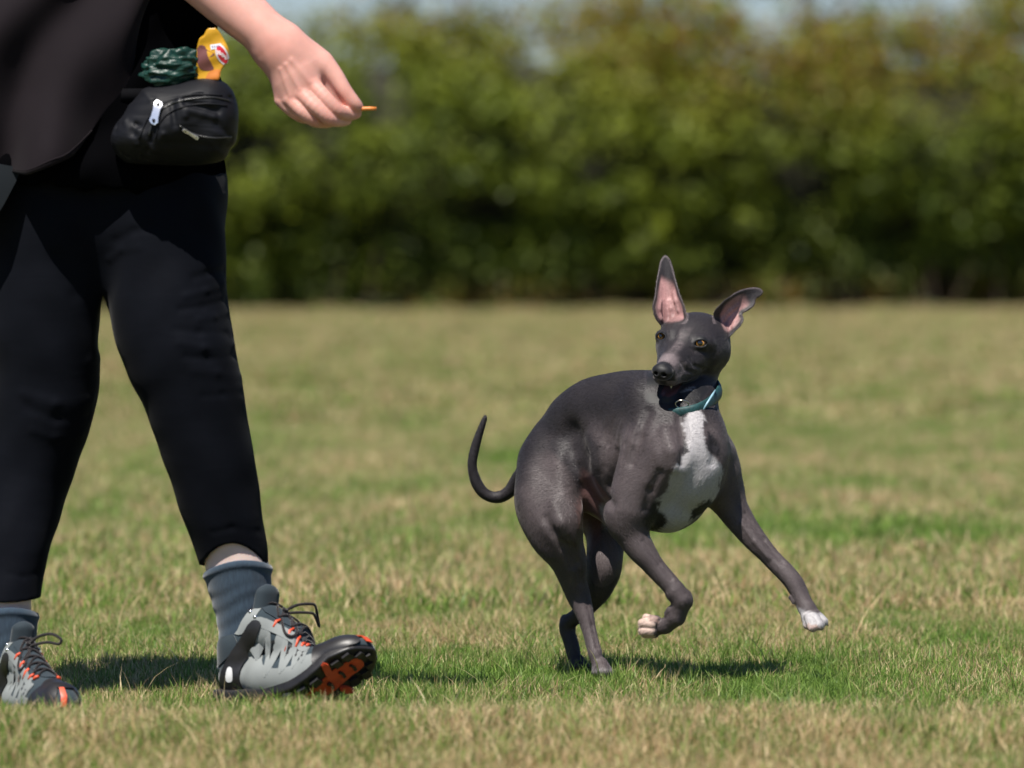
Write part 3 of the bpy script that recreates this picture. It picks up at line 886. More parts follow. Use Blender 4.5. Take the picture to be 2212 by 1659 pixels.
    # belly and inner thigh: bare pink skin; white sheath
    bl = sstep(12, -8, poly_sd(np.array([(1262, 1020), (1300, 1030), (1322, 1060), (1318, 1118), (1290, 1150), (1252, 1140), (1250, 1080)], float), x, y)) * (z < 200)
    nearleg = sstep(1258, 1246, x)
    C = mix(C, pink * .5, bl * (z > -60) * .8)
    C = mix(C, white * .8, sstep(8, -6, poly_sd(np.array([(1296, 1095), (1318, 1085), (1322, 1140), (1310, 1145)], float), x, y)) * (z < 110) * (z > -60) * .8)
    C = mix(C, pink * .55, sstep(10, -8, poly_sd(np.array([(1262, 1148), (1300, 1140), (1290, 1185), (1268, 1200)], float), x, y)) * (z > 90) * .5)
    # paws
    C = mix(C, white, sstep(1311, 1320, y - .25 * (x - 1745)) * (x > 1700))
    C = mix(C, np.array([.5, .33, .28]), sstep(1351, 1357, y + 2 * n2) * (x > 1715) * .7)
    C = mix(C, np.array([.60, .45, .38]), sstep(1416, 1408, x) * (y > 1320) * (x > 1370) * (z < -60))
    C = mix(C, np.array([.25, .17, .15]), sstep(1423, 1418, x) * sstep(1345, 1339, y) * (y > 1320) * (x > 1402) * (z < -100) * .8)
    C = mix(C, white * .7, sstep(1432, 1446, y) * (x > 1262) * (x < 1330) * .25)
    # head: pale blaze and muzzle top with highlights painted in, dark nose and lips
    h = (V - np.array([1499., 744, -70]))
    ha, hb, hc = h @ fw, h @ rt, h @ un
    onhead = (y < 880) & (x > 1395) & (x < 1590) & (z < 20)
    C = mix(C, grey * 1.9, onhead * sstep(16, 4, np.abs(hb + 2 * n1)) * sstep(20, 60, ha) * sstep(6, 14, hc) * .55 * (0.6 + .4 * n2))
    C = mix(C, grey * 2.5, onhead * (np.abs(hb) < 27) * sstep(110, 140, ha) * sstep(168, 155, ha) * sstep(0, 10, hc) * .7)
    C = mix(C, grey * 2.4, onhead * (np.abs(hb) < 30) * sstep(95, 125, ha) * sstep(4, 12, np.abs(hb)) * (hc < 4) * (hc > -42) * .45)
    C = mix(C, dark, onhead * sstep(30, 10, ha) * (np.abs(hb) > 30) * .5)
    C = mix(C, black, onhead * sstep(154, 160, ha) * (hc > -24))
    lip = onhead * (ha > 50) * sstep(9, 5, np.abs(hc + 47 + (ha - 60) * .06))
    C = mix(C, black, lip * (hc > -60))
    C = mix(C, np.array([.09, .03, .03]), onhead * (ha > 60) * (ha < 150) * (np.abs(hb) < 16) * sstep(14, 9, np.abs(hc + 61 + (ha - 60) * .10)) * .8)
    C = mix(C, grey * 2.2, onhead * (ha > 60) * (np.abs(hb) < 22) * (hc > -104) * sstep(-74, -82, hc + (ha - 60) * .12) * .8)
    C = mix(C, black, onhead * (ha > 60) * sstep(8, 5, np.abs(hc + 66 + (ha - 60) * .10)) * .95)
    for (ex, ey, ez, r) in eyes:
        dd = np.hypot((V[:, 0] - ex) / 1.25, V[:, 1] - ey)
        C = mix(C, black, (dd < r * 1.6) * sstep(r * 1.22, r * 1.0, dd) * (z < 0))
    # ears: pink inside, grey tips
    for poly, zz, up_, tipc in ((earL, zL, 'L', None), (earR, zR, 'R', None)):
        sdv = poly_sd(np.array(poly), V[:, 0], V[:, 1])
        zc = zz(V[:, 0], V[:, 1])
        fr = (V[:, 2] < zc + .5)
        if up_ == 'L':
            inner = sstep(-4.5, -9, sdv + n1 * 1.5) * sstep(596, 618, V[:, 1] - .5 * (V[:, 0] - 1440)) * sstep(700, 684, V[:, 1] + 6 * n1)
        else:
            inner = sstep(-4, -9, sdv + n1 * 1.5) * sstep(1622, 1600, V[:, 0] - .6 * (V[:, 1] - 650)) * sstep(722, 706, V[:, 1] + 5 * n1)
            inner = inner * sstep(-4, -13, sdv + 0 * n1 + .45 * np.clip(1570 - V[:, 0], 0, 20))
        m = inner * fr * (z < 60) * (sdv < 0)
        pk = np.array([.33, .18, .175])[None] * (1.0 + .35 * n1[:, None])
        C = C * (1 - m[:, None] * .92) + pk * m[:, None] * .92
        rim = sstep(-5, -1, sdv) * (sdv < 3) * (V[:, 1] < 700) * (z < 60)
        C = mix(C, grey * 2.0, rim * .45)
    W = Pn(V, D0, DOG_S)
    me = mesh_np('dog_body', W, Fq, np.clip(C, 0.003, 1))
    m, nt, b = nodemat('short_grey_coat')
    at = N(nt, 'ShaderNodeAttribute'); at.attribute_name = 'Col'
    tc = N(nt, 'ShaderNodeTexCoord')
    nz = N(nt, 'ShaderNodeTexNoise', Scale=260.0, Detail=4.0, Roughness=.65)
    nt.links.new(tc.outputs['Object'], nz.inputs['Vector'])
    mr = N(nt, 'ShaderNodeMapRange'); mr.inputs['From Min'].default_value = .3; mr.inputs['From Max'].default_value = .7
    mr.inputs['To Min'].default_value = .82; mr.inputs['To Max'].default_value = 1.2
    nt.links.new(nz.outputs[0], mr.inputs[0])
    mx = N(nt, 'ShaderNodeMix', data_type='RGBA', blend_type='MULTIPLY'); mx.inputs[0].default_value = 1
    nt.links.new(at.outputs['Color'], mx.inputs[6]); nt.links.new(mr.outputs[0], mx.inputs[7])
    nt.links.new(mx.outputs[2], b.inputs['Base Color'])
    mp = N(nt, 'ShaderNodeMapping'); mp.inputs['Scale'].default_value = (480, 480, 150); mp.inputs['Rotation'].default_value = (0.2, .5, 0)
    nt.links.new(tc.outputs['Object'], mp.inputs['Vector'])
    n3_ = N(nt, 'ShaderNodeTexNoise', Scale=1.0, Detail=2.0)
    nt.links.new(mp.outputs[0], n3_.inputs['Vector'])
    bp = N(nt, 'ShaderNodeBump', Strength=.2, Distance=.001)
    nt.links.new(n3_.outputs[0], bp.inputs['Height']); nt.links.new(bp.outputs[0], b.inputs['Normal'])
    set_in(b, Roughness=.55)
    b.inputs['Specular IOR Level'].default_value = .32
    b.inputs['Sheen Weight'].default_value = .25; b.inputs['Sheen Roughness'].default_value = .35
    b.inputs['Sheen Tint'].default_value = (.8, .74, .74, 1)
    root = empty('dog', Pd(1300, 1455, 60), 'blue grey sighthound with white chest running with one front paw folded', 'dog')
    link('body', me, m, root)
    # the short coat itself: fine flat hairs lying along the body
    rs = np.random.RandomState(4)
    no = np.zeros(len(me.vertices) * 3, np.float32); me.vertices.foreach_get('normal', no); no = no.reshape(-1, 3)
    lum = C.max(1)
    inside = np.zeros(len(V), bool)
    for poly in (earL, earR):
        inside |= (poly_sd(np.array(poly), V[:, 0], V[:, 1]) < -6) & (V[:, 1] < 705) & (V[:, 2] < 60) & (C[:, 0] > .12)
    okv = np.nonzero((lum > .015) & ~inside & (C[:, 0] - C[:, 1] < .045 + .3 * (lum > .3)))[0]
    pick = rs.choice(okv, min(len(okv), 230000), replace=False)
    nn = no[pick]; vv = V[pick]
    jit = rs.normal(0, .0009, (len(pick), 3)); jit -= nn * (jit * nn).sum(1)[:, None]; p = W[pick] + jit
    back = np.tile(np.array([-.66, .30, .62]), (len(pick), 1))              # picture space: towards the tail and down
    leg = sstep(1010, 1190, vv[:, 1])[:, None]; back = back * (1 - leg) + np.array([.05, 1., 0]) * leg
    fore = ((vv[:, 1] > 1110) & (vv[:, 0] > 1330))[:, None]; back = np.where(fore, np.array([.62, .74, -.1]), back)
    meta = ((vv[:, 1] > 1300) & (vv[:, 0] < 1480) & (vv[:, 0] > 1370))[:, None]; back = np.where(meta, np.array([-.8, .55, 0]), back)
    hd = ((vv[:, 1] < 860) & (vv[:, 0] > 1395) & (vv[:, 2] < 40))[:, None]; back = np.where(hd, -fw[None], back)
    eart = ((vv[:, 1] < 668))[:, None]; back = np.where(eart, np.where((vv[:, 0] < 1500)[:, None], np.array([-.05, -1, 0]), np.array([.8, -.5, 0])), back)
    tl = ((vv[:, 0] < 1108) & (vv[:, 2] > 150))[:, None]; back = np.where(tl, np.array([-.4, -.7, 0]), back)
    wd = np.stack([back[:, 0], back[:, 2], -back[:, 1]], 1)                 # world axes
    wd = wd + rs.normal(0, .16, wd.shape)
    wd -= nn * (wd * nn).sum(1)[:, None]; wd /= np.linalg.norm(wd, axis=1)[:, None] + 1e-6
    side_ = np.cross(nn, wd)
    ln = ((.0030 + .0030 * rs.rand(len(pick))) * np.where(hd[:, 0], .62, 1.0))[:, None]; hw = (.00018 + .00016 * rs.rand(len(pick)))[:, None]
    roll = rs.normal(0, .35, len(pick))[:, None]
    sv = side_ * np.cos(roll) + nn * np.sin(roll)
    tipup = (.08 + .14 * rs.rand(len(pick)))[:, None]
    HV = np.stack([p - sv * hw + nn * .0001, p + sv * hw + nn * .0001, p + wd * ln + nn * ln * tipup], 1).reshape(-1, 3)
    HF = np.arange(len(pick) * 3).reshape(-1, 3)
    hc_ = C[pick] * (.86 + .3 * rs.rand(len(pick)))[:, None]
    fm, nt2, b2 = nodemat('coat_hairs')
    a2 = N(nt2, 'ShaderNodeAttribute'); a2.attribute_name = 'Col'; nt2.links.new(a2.outputs['Color'], b2.inputs['Base Color'])
    set_in(b2, Roughness=.5); b2.inputs['Specular IOR Level'].default_value = .3
    fo = link('fur', mesh_np('fur', HV, HF, np.repeat(np.clip(hc_, .003, 1), 3, 0)), fm, root, smooth=False); fo['kind'] = 'stuff'
    # eyes
    em = simple_mat('wet_eye', (1, 1, 1), rough=.04, var=.05, bump=0, attr='Col', coat=1.0, spec=.8)
    for (ex, ey, ez, r) in eyes:
        bm = bmesh.new(); bmesh.ops.create_uvsphere(bm, u_segments=40, v_segments=28, radius=1.0)
        ms = bpy.data.meshes.new('eye'); bm.to_mesh(ms); bm.free()
        co = np.zeros(len(ms.vertices) * 3, np.float32); ms.vertices.foreach_get('co', co); co = co.reshape(-1, 3)
        g = np.array([-.12, -.02, -1.]); g /= np.linalg.norm(g)
        an = np.degrees(np.arccos(np.clip(co @ g, -1, 1)))
        cc = np.tile(np.array([.25, .16, .12]), (len(co), 1))
        cc = mix(cc, np.array([.58, .27, .05]), sstep(52, 48, an))
        cc = mix(cc, np.array([.10, .04, .012]), sstep(39, 46, an) * sstep(50, 47, an) * .8)
        cc = mix(cc, np.array([.003, .003, .004]), sstep(29, 26, an))
        bulge = 1 + .05 * sstep(50, 20, an)
        vv = co * bulge[:, None] * (r * .97) + np.array([ex, ey, ez + 10.0])
        w = Pn(vv, D0, DOG_S)
        ms.vertices.foreach_set('co', w.astype(np.float32).ravel())
        a = ms.color_attributes.new('Col', 'FLOAT_COLOR', 'POINT'); c4 = np.ones((len(co), 4), np.float32); c4[:, :3] = cc
        a.data.foreach_set('color', c4.ravel()); ms.update()
        link('eye', ms, em, root)
    # teeth
    tm = simple_mat('tooth', (.5, .45, .36), rough=.3, bump=0)
    for (a, l, s_) in ((146, 10, 1), (128, 4, 1)):
        p0 = H(a, 12 * s_, -38); p1 = H(a + 2, 12 * s_, -38 - l)
        q = [Pd(*p0[:2], p0[2] - 30), Pd(*((p0 + p1) / 2)[:2], ((p0 + p1) / 2)[2] - 30), Pd(*p1[:2], p1[2] - 30)]
        link('tooth', tube_mesh('tooth', q, [.0028, .0019, .0004], 8), tm, root)
    # collar: a band round the neck, its ring and the pale strap with a metal end
    col = thing_collar(root)
    # claws
    cm_ = simple_mat('claw', (.10, .07, .06), rough=.35, bump=0)
    for (x0, y0, z0, x1, y1) in ((1755, 1352, -170, 1757, 1364), (1771, 1352, -170, 1776, 1362), (1781, 1344, -156, 1790, 1352), (1388, 1340, -152, 1381, 1338), (1385, 1357, -160, 1377, 1359), (1297, 1456, -14, 1298, 1463), (1310, 1456, -14, 1313, 1463)):
        q = [Pd(x0, y0, z0), Pd((x0 + x1) / 2, (y0 + y1) / 2 - .5, z0 - 4), Pd(x1, y1, z0 - 6)]
        link('claw', tube_mesh('claw', q, [.0028, .0024, .0006], 8), cm_, root)
    return root, f, H
def thing_collar(root):
    a = np.array([1501., 852, -70]); nrm = np.array([-.22, -.94, -.26]); nrm /= np.linalg.norm(nrm)
    u = np.cross(nrm, [0, 0, 1.]); u /= np.linalg.norm(u); w = np.cross(nrm, u)
    cl = simple_mat('teal_webbing', (.010, .050, .052), rough=.55, var=.35, scale=180, bump=.6, bscale=1400, bdist=.0004)
    V = []; n = 64; prof = [(-13, 0), (-13, 4), (-6, 6.5), (4, 6.5), (11, 4.5), (13, 1), (11, -1), (-11, -1)]
    rays = []
    for i in range(n):
        an = 2 * math.pi * i / n
        dr = u * math.cos(an) + w * math.sin(an)
        rad = 58 + 2.5 * math.sin(3 * an + 1)
        # follow the neck: march outward through the field
        best = 45
        for q in np.arange(30, 140, 1.0):
            pt = a + dr * q
            ii = np.round((pt - dogF.lo) / dogF.h).astype(int)
            if (ii < 0).any() or (ii >= dogF.n).any() or dogF.F[tuple(ii)] > 0: break
            best = q
        rays.append(best)
    rays = np.array(rays); rays = np.minimum(rays, 125)
    for _ in range(3): rays = (np.roll(rays, 1) + rays + np.roll(rays, -1)) / 3
    for i in range(n):
        an = 2 * math.pi * i / n
        dr = u * math.cos(an) + w * math.sin(an)
        for (h_, o_) in prof:
            sag = 9 * max(0, -w[2] * math.sin(an)) if False else 0
            V.append(a + dr * (rays[i] + 4 + o_) + nrm * (h_ + 2.2 * math.sin(2 * an + .5)))
    m = len(prof)
    F = [(i * m + k, i * m + (k + 1) % m, ((i + 1) % n) * m + (k + 1) % m, ((i + 1) % n) * m + k)[::-1] for i in range(n) for k in range(m)]
    W = Pn(np.array(V), DOG_D - 30 / DOG_S, DOG_S)
    me = bpy.data.meshes.new('collar'); me.from_pydata([tuple(v) for v in W], [], F); me.update()
    c = link('collar', me, cl, root)
    c['label'] = 'dark teal fabric collar with a metal ring'
    sm = simple_mat('ring_metal', (.55, .50, .42), rough=.25, metal=1.0, bump=0)
    zc = dogF.front(1470, 868) - 16
    pts = [Pd(1473 + 14 * math.cos(t), 873 + 8.5 * math.sin(t), zc - 30 + 5 * math.sin(t)) for t in np.linspace(0, 2 * math.pi, 24, endpoint=False)]
    link('ring', tube_mesh('ring', pts, .0013, 8, closed=True), sm, c)
    zs = dogF.front(1525, 870) - 12
    bl = simple_mat('pale_blue_cord', (.22, .38, .46), rough=.4, var=.2, bump=.2)
    pts = [Pd(1545, 843, zs + 18), Pd(1539, 853, zs - 26), Pd(1527, 872, zs - 36), Pd(1519, 886, zs - 40)]
    link('strap', tube_mesh('strap', pts, [.0014, .002, .002, .0017], 8), bl, c)
    pts = [Pd(1519, 886, zs - 40), Pd(1515, 893, zs - 41), Pd(1512, 900, zs - 41)]
    link('strap_end', tube_mesh('strap_end', pts, [.0021, .0024, .0016], 8), sm, c)
    return c
if want('dog'):
    dog_root, dog_field, dogH = build_dog()
# ------------------------------------------------------------------ the walker
PER_D, PER_S = 9.65, 1273.5
def Pp(x, y, z=0): return P(x, y, PER_D + z / PER_S)
def ppn(V): return Pn(np.asarray(V, float), PER_D, PER_S)
from mathutils.geometry import delaunay_2d_cdt
def bvh_of(V, F): return BVHTree.FromPolygons([tuple(v) for v in V], [tuple(f) for f in F])
def patch(name, poly, bvh, origin_fn, step, off, thick, mapfn, mat, parent, label=None):
    """a real piece of sheet that follows the surface below it: poly in 2D, origin_fn(p) -> (ray origin, ray direction)"""
    poly = [tuple(map(float, p)) for p in poly]
    pa = np.array(poly)
    gx = np.arange(pa[:, 0].min(), pa[:, 0].max(), step); gy = np.arange(pa[:, 1].min(), pa[:, 1].max(), step)
    GX, GY = np.meshgrid(gx, gy); sd_ = poly_sd(pa, GX, GY)
    ins = [(float(x), float(y)) for x, y, s_ in zip(GX.ravel(), GY.ravel(), sd_.ravel()) if s_ < -step * .45]
    pts = [Vector(p) for p in poly + ins]; n = len(poly)
    r = delaunay_2d_cdt(pts, [(i, (i + 1) % n) for i in range(n)], [list(range(n))], 1, 1e-5)
    vs, fs = r[0], r[2]
    top = []; bot = []; ok = []
    for v in vs:
        o, d = origin_fn((v.x, v.y)); o = Vector(o); d = Vector(d).normalized()
        h = bvh.ray_cast(o, d)
        if h[0] is None:
            h = bvh.find_nearest(o + d * 150)
        nn = h[1]
        if nn.dot(d) > 0: nn = -nn
        top.append(h[0] + nn * (off + thick)); bot.append(h[0] + nn * (off - 1.0))
    nt = len(vs); V = top + bot; F = [tuple(f) for f in fs]
    E = {}
    for f in fs:
        for i in range(len(f)):
            e = (f[i], f[(i + 1) % len(f)])
            E[e] = E.get(e, 0) + 1
    for (a, b) in list(E):
        if (b, a) not in E: F.append((b, a, a + nt, b + nt))
    W = mapfn(np.array([tuple(v) for v in V]))
    me = bpy.data.meshes.new(name); me.from_pydata([tuple(w) for w in W], [], F); me.update()
    bm = bmesh.new(); bm.from_mesh(me); bmesh.ops.recalc_face_normals(bm, faces=bm.faces)
    for e in bm.edges: e.smooth = len(e.link_faces) == 2 and e.calc_face_angle(0) < .6
    bm.to_mesh(me); bm.free()
    o = link(name, me, mat, parent)
    if label: o['label'] = label
    return o
def front_ray(p): return (p[0], p[1], -900.0), (0, 0, 1)
def surf_line(pts, bvh, off, n=6, closed=False):
    q = smooth_poly([tuple(p) for p in pts], n, closed=closed); out = []
    for p in q:
        h = bvh.ray_cast(Vector((p[0], p[1], -900)), Vector((0, 0, 1)))
        if h[0] is None: h = bvh.find_nearest(Vector((p[0], p[1], -100)))
        out.append((p[0], p[1], h[0].z - off))
    return out
def fabric(name, col, rough=.8, weave=900, sheen=.3, bump=.3, wr=0.0, var=.1, spec=.1):
    m, nt, b = nodemat(name); L = nt.links.new
    tc = N(nt, 'ShaderNodeTexCoord')
    n1 = N(nt, 'ShaderNodeTexNoise', Scale=14.0, Detail=4.0); L(tc.outputs['Object'], n1.inputs['Vector'])
    mr = N(nt, 'ShaderNodeMapRange'); mr.inputs['From Min'].default_value = .3; mr.inputs['From Max'].default_value = .7; mr.inputs['To Min'].default_value = 1 - var; mr.inputs['To Max'].default_value = 1 + var
    L(n1.outputs[0], mr.inputs[0])
    mx = N(nt, 'ShaderNodeMix', data_type='RGBA', blend_type='MULTIPLY'); mx.inputs[0].default_value = 1; mx.inputs[6].default_value = (*col, 1)
    L(mr.outputs[0], mx.inputs[7]); L(mx.outputs[2], b.inputs['Base Color'])
    wv = N(nt, 'ShaderNodeTexNoise', Scale=float(weave), Detail=2.0); L(tc.outputs['Object'], wv.inputs['Vector'])
    bp = N(nt, 'ShaderNodeBump', Strength=bump, Distance=.0006); L(wv.outputs[0], bp.inputs['Height'])
    last = bp
    if wr > 0:
        mp = N(nt, 'ShaderNodeMapping'); mp.inputs['Scale'].default_value = (9, 9, 30); L(tc.outputs['Object'], mp.inputs['Vector'])
        w2 = N(nt, 'ShaderNodeTexNoise', Scale=1.0, Detail=2.0, Distortion=.6); L(mp.outputs[0], w2.inputs['Vector'])
        b2 = N(nt, 'ShaderNodeBump', Strength=wr, Distance=.012); L(w2.outputs[0], b2.inputs['Height']); L(bp.outputs[0], b2.inputs['Normal']); last = b2
    L(last.outputs[0], b.inputs['Normal'])
    set_in(b, Roughness=rough); b.inputs['Specular IOR Level'].default_value = spec
    b.inputs['Sheen Weight'].default_value = sheen; b.inputs['Sheen Roughness'].default_value = .4
    return m

# ---- shoes, modelled straight in their own frame (x to the toe, y across, z up), then bent and set down
def shoe_shell():
    f = Field((-20, -80, -10), (400, 80, 235), 2.6)
    f.cone((48, 0, 55), 41, (46, 0, 112), 36, k=0)
    f.cone((60, 0, 112), 40, (112, 0, 156), 37, k=20)
    f.cone((108, 0, 148), 39, (256, 0, 60), 37, k=22)
    f.cone((120, 3, 46), 47, (255, 4, 40), 53, k=22)
    f.cone((255, 4, 38), 52, (322, 2, 37), 44, k=16)
    f.ell((310, 2, 30), (70, 52, 42), k=14)
    sl, X, Y, Z = f.win((-20, -80, -10), (400, 80, 235))
    f.F[sl] = np.maximum(f.F[sl], 14 - Z)
    f.cone((46, 0, 148), 27, (66, 0, 260), 44, k=8, op='s')
    f.cone((46, 0, 148), 27, (120, 0, 250), 40, k=8, op='s')
    f.cone((88, 0, 120), 26, (140, 0, 90), 22, k=4, op='s')
    V, F = f.mesh(); return laplace(V, F, 3), F[:, ::-1]
def shoe_plan(gr=0):
    return smooth_poly([(-2 - gr, 0), (6, 30 + gr), (40, 44 + gr), (100, 43 + gr), (160, 44 + gr), (230, 56 + gr), (290, 58 + gr), (340, 46 + gr), (368, 20), (374 + gr, 0), (366, -22), (338, -46 - gr), (280, -52 - gr), (220, -46 - gr), (150, -37 - gr), (90, -40 - gr), (36, -42 - gr), (5, -28 - gr)], 4)
def build_shoe(parent, place, lab):
    """place(V) maps shoe space to the world"""
    root = bpy.data.objects.new('shoe', None); COL.objects.link(root); root.empty_display_size = .05
    root.parent = parent; root.location = Vector(place(np.array([[150., 0, 60]]))[0]) - Vector(parent.location); root['label'] = lab
    # link() undoes the offsets of the parents, so a mesh may be given in world coordinates
    M = SHOE_M
    V, F = SHELL
    sh = link('upper', mesh_np('upper', place(V), F), M['mesh'], root)
    b = bvh_of(V, F)
    def side(s_): return lambda p: ((p[0], 200.0 * s_, p[1]), (0, -s_, 0))
    def add(name, poly, mat, off, th, both=True, step=7, smooth=True, lab=None):
        q = smooth_poly(poly, 3) if smooth else poly
        for s_ in ((1, -1) if both else (1,)):
            patch(name, q, b, side(s_), step, off, th, place, mat, root, lab)
    # lower grey panel from heel to ball
    add('side_panel', [(78, 22), (130, 20), (200, 22), (262, 24), (272, 44), (240, 54), (200, 50), (160, 54), (132, 68), (118, 96), (96, 100), (74, 60)], M['grey'], 1.0, 1.2)
    # the forked grey cage over the side
    for k, (l0, l1, u0, u1) in enumerate(((106, 134, 92, 150), (140, 168, 52, 132), (174, 202, 50, 114), (206, 233, 50, 98), (236, 258, 48, 84))):
        add('cage_bar', [(l0, u0), (l0 + 11, u0 - 2), (l1 + 9, u1 - 8), (l1 + 1, u1), (l1 - 9, u1 - 2), ((l0 + l1) / 2 - 7, (u0 + u1) / 2)], M['grey'], 1.6, 1.0, step=6)
        if k:
            add('cage_bar', [(l0 - 4, u0), (l0 + 4, u0 - 3), (l1 - 24, u1 + 6), (l1 - 34, u1 + 8)], M['grey'], 2.0, 1.0, step=6)
    add('lace_panel', [(112, 158), (126, 164), (160, 144), (200, 117), (240, 92), (262, 76), (256, 64), (232, 76), (196, 98), (156, 126), (120, 148)], M['grey'], 2.2, 1.2, step=6)
    add('collar_panel', [(84, 134), (112, 160), (122, 186), (110, 190), (92, 174), (62, 150), (60, 138)], M['grey'], 1.0, 1.3, step=6)
    add('heel_panel', [(6, 70), (40, 84), (70, 110), (62, 134), (30, 138), (8, 124), (2, 96)], M['slate'], 1.0, 2.5, step=7)
    add('heel_strap', [(112, 158), (128, 148), (112, 118), (88, 88), (72, 56), (70, 18), (28, 18), (30, 50), (50, 88), (82, 126)], M['black'], 4.2, 1.8, step=7)
    add('heel_badge', [(46, 44), (58, 44), (58, 66), (50, 68)], M['pale'], 6.2, .6, step=5)
    # dots punched in the cage
    for (l, u) in ((150, 112), (146, 98), (184, 98), (180, 84), (216, 84), (212, 72), (242, 70), (239, 60)):
        add('vent_hole', [(l - 3.5, u - 3), (l + 3.5, u - 3), (l + 3.5, u + 3), (l - 3.5, u + 3)], M['black'], 2.9, .4, step=9, smooth=False)
    # toe bumper
    add('toe_cap', [(262, 16), (300, 16), (344, 16), (362, 20), (367, 36), (356, 62), (330, 76), (302, 78), (284, 62), (268, 40)], M['black'], 1.5, 4.0, step=7)
    # toe cap over the top joins both halves
    def topray(p): return (p[0], p[1], 300.0), (0, 0, -1)
    patch('toe_cap', smooth_poly([(296, -30), (330, -38), (352, -22), (360, 0), (352, 24), (330, 40), (294, 34), (286, 0)], 3), b, topray, 7, 1.5, 3.6, place, M['black'], root)
    patch('tongue', smooth_poly([(122, -26), (160, -24), (230, -20), (268, -14), (270, 14), (232, 22), (160, 26), (122, 28)], 3), b, topray, 7, .8, 2.0, place, M['slate'], root)
    # padded tongue standing up at the ankle
    tf = Field((60, -60, 130), (190, 60, 260), 2.6)
    tf.cone((112, -16, 176), 15, (118, -14, 214), 14, k=0); tf.cone((112, 18, 176), 15, (118, 16, 214), 14, k=14)
    tf.cone((114, 0, 180), 19, (120, 0, 218), 16, k=14)
    v, fq = tf.mesh(); v = laplace(v, fq, 2)
    link('tongue', mesh_np('tongue_pad', place(v), fq[:, ::-1]), M['slate'], root)
    # midsole and outsole
    sf = Field((-20, -80, -14), (400, 80, 60), 2.6)
    pl = np.array(shoe_plan(3))
    sf.poly(pl, lambda X, Y: 0 * X + 12 + 10 * sstep(300, 368, X) + 5 * sstep(60, 10, X), lambda X, Y: 12 + 5 * sstep(290, 360, X) + 0 * Y, k=0, rnd=6, zlo=-14, zhi=60)
    v, fq = sf.mesh(); v = laplace(v, fq, 2)
    link('midsole', mesh_np('midsole', place(v), fq[:, ::-1]), M['black'], root)
    bs = bvh_of(v, fq)
    def botray(p): return (p[0], p[1], -200.0), (0, 0, 1)
    patch('outsole_insert', smooth_poly([(215, -16), (260, -20), (318, -18), (338, -10), (338, 12), (322, 22), (262, 28), (216, 20)], 3), bs, botray, 9, 0.5, 2.0, place, M['red'], root)
    for s_ in (-1, 1):
        patch('red_lug', smooth_poly([(268, 24 * s_), (278, 25 * s_), (286, 52 * s_), (276, 60 * s_)], 2), bs, botray, 6, 2, 7, place, M['red'], root)
    for (l, w) in ((232, 0), (262, 2), (290, 2), (316, 2), (30, 0), (60, 0)):
        patch('lug', [(l - 3, w - 10), (l + 3, w - 11), (l + 5, w), (l + 3, w + 11), (l - 3, w + 10), (l, w)], bs, botray, 9, 2, 6, place, M['black'], root)
    for s_ in (-1, 1):
        for l in (20, 48, 76, 110, 150, 190, 222, 250, 300, 326, 346):
            w0 = (26 if l < 340 else 14) * s_; w1 = w0 + (20 if 180 < l < 330 else 13) * s_
            patch('lug', [(l - 9, w0), (l + 8, w0 + 2 * s_), (l + 6, w1), (l - 11, w1)], bs, botray, 9, 2, 7, place, M['black'], root)
    patch('lug', [(352, -10), (362, -8), (362, 8), (352, 10)], bs, botray, 9, 2, 7, place, M['black'], root)
    # red stripe up the toe and red loops
    def toeray(p): return (460.0, p[0], p[1]), (-1, 0, 0)
    full = bvh_of(np.concatenate([V, v]), [tuple(q) for q in F] + [tuple(int(i) + len(V) for i in q) for q in fq])
    patch('toe_stripe', [(12, 22), (23, 22), (21, 44), (18, 64), (8, 64), (9, 44)], full, toeray, 8, 5.5, 1.6, place, M['red'], root)
    rows = [(126, 158, 22), (152, 143, 25), (178, 126, 27), (204, 108, 28), (230, 90, 27), (252, 75, 24)]
    def surf(l, w, off):
        h = b.ray_cast(Vector((l, w, 320)), Vector((0, 0, -1)))
        return (l, w, (h[0].z if h[0] else 60) + off)
    for (l, u, w) in rows[1:]:
        for s_ in (-1, 1):
            p0 = surf(l + 4, (w + 1) * s_, 4); p1 = surf(l, (w + 7) * s_, 6); p2 = surf(l - 4, (w + 12) * s_, 4)
            link('lace_loop', tube_mesh('lace_loop', place(np.array([p0, p1, p2])), [.0026, .0030, .0026], 6), M['red'], root)
    for (l, w) in ((122, 24), (108, 30)):
        for s_ in (-1, 1):
            h = b.ray_cast(Vector((l - 6, 200 * s_, 166 if l > 115 else 178)), Vector((0, -s_, 0)))
            c = h[0] if h[0] else Vector((l, 36 * s_, 168))
            q = np.array([[c.x, c.y - 3 * s_, c.z], [c.x, c.y + 5 * s_, c.z]])
            link('lace_hook', tube_mesh('lace_hook', place(q), [.0036, .0030], 12), M['metal'], root)
    for k in range(len(rows) - 1):
        for s_ in (-1, 1):
            l0, _, w0 = rows[k]; l1, _, w1 = rows[k + 1]
            p = [surf(l0, w0 * s_, 5), surf(l0 * .7 + l1 * .3, w0 * s_ * .45, 7 + s_), surf(l0 * .35 + l1 * .65, -w1 * s_ * .4, 7 + s_), surf(l1, -w1 * s_, 5)]
            link('lace', tube_mesh('lace', place(np.array(smooth_poly(p, 4, closed=False))), .0021, 7), M['lace'], root)
    for l, dz in ((118, 0), (104, 12)):
        p = [(l - 8, 34, 168 + dz), (l + 14, 22, 176 + dz), (l + 24, 0, 180 + dz), (l + 14, -22, 176 + dz), (l - 8, -34, 168 + dz)]
        link('lace', tube_mesh('lace', place(np.array(smooth_poly(p, 4, closed=False))), .0022, 7), M['lace'], root)
    kn = (150, 0, 178)
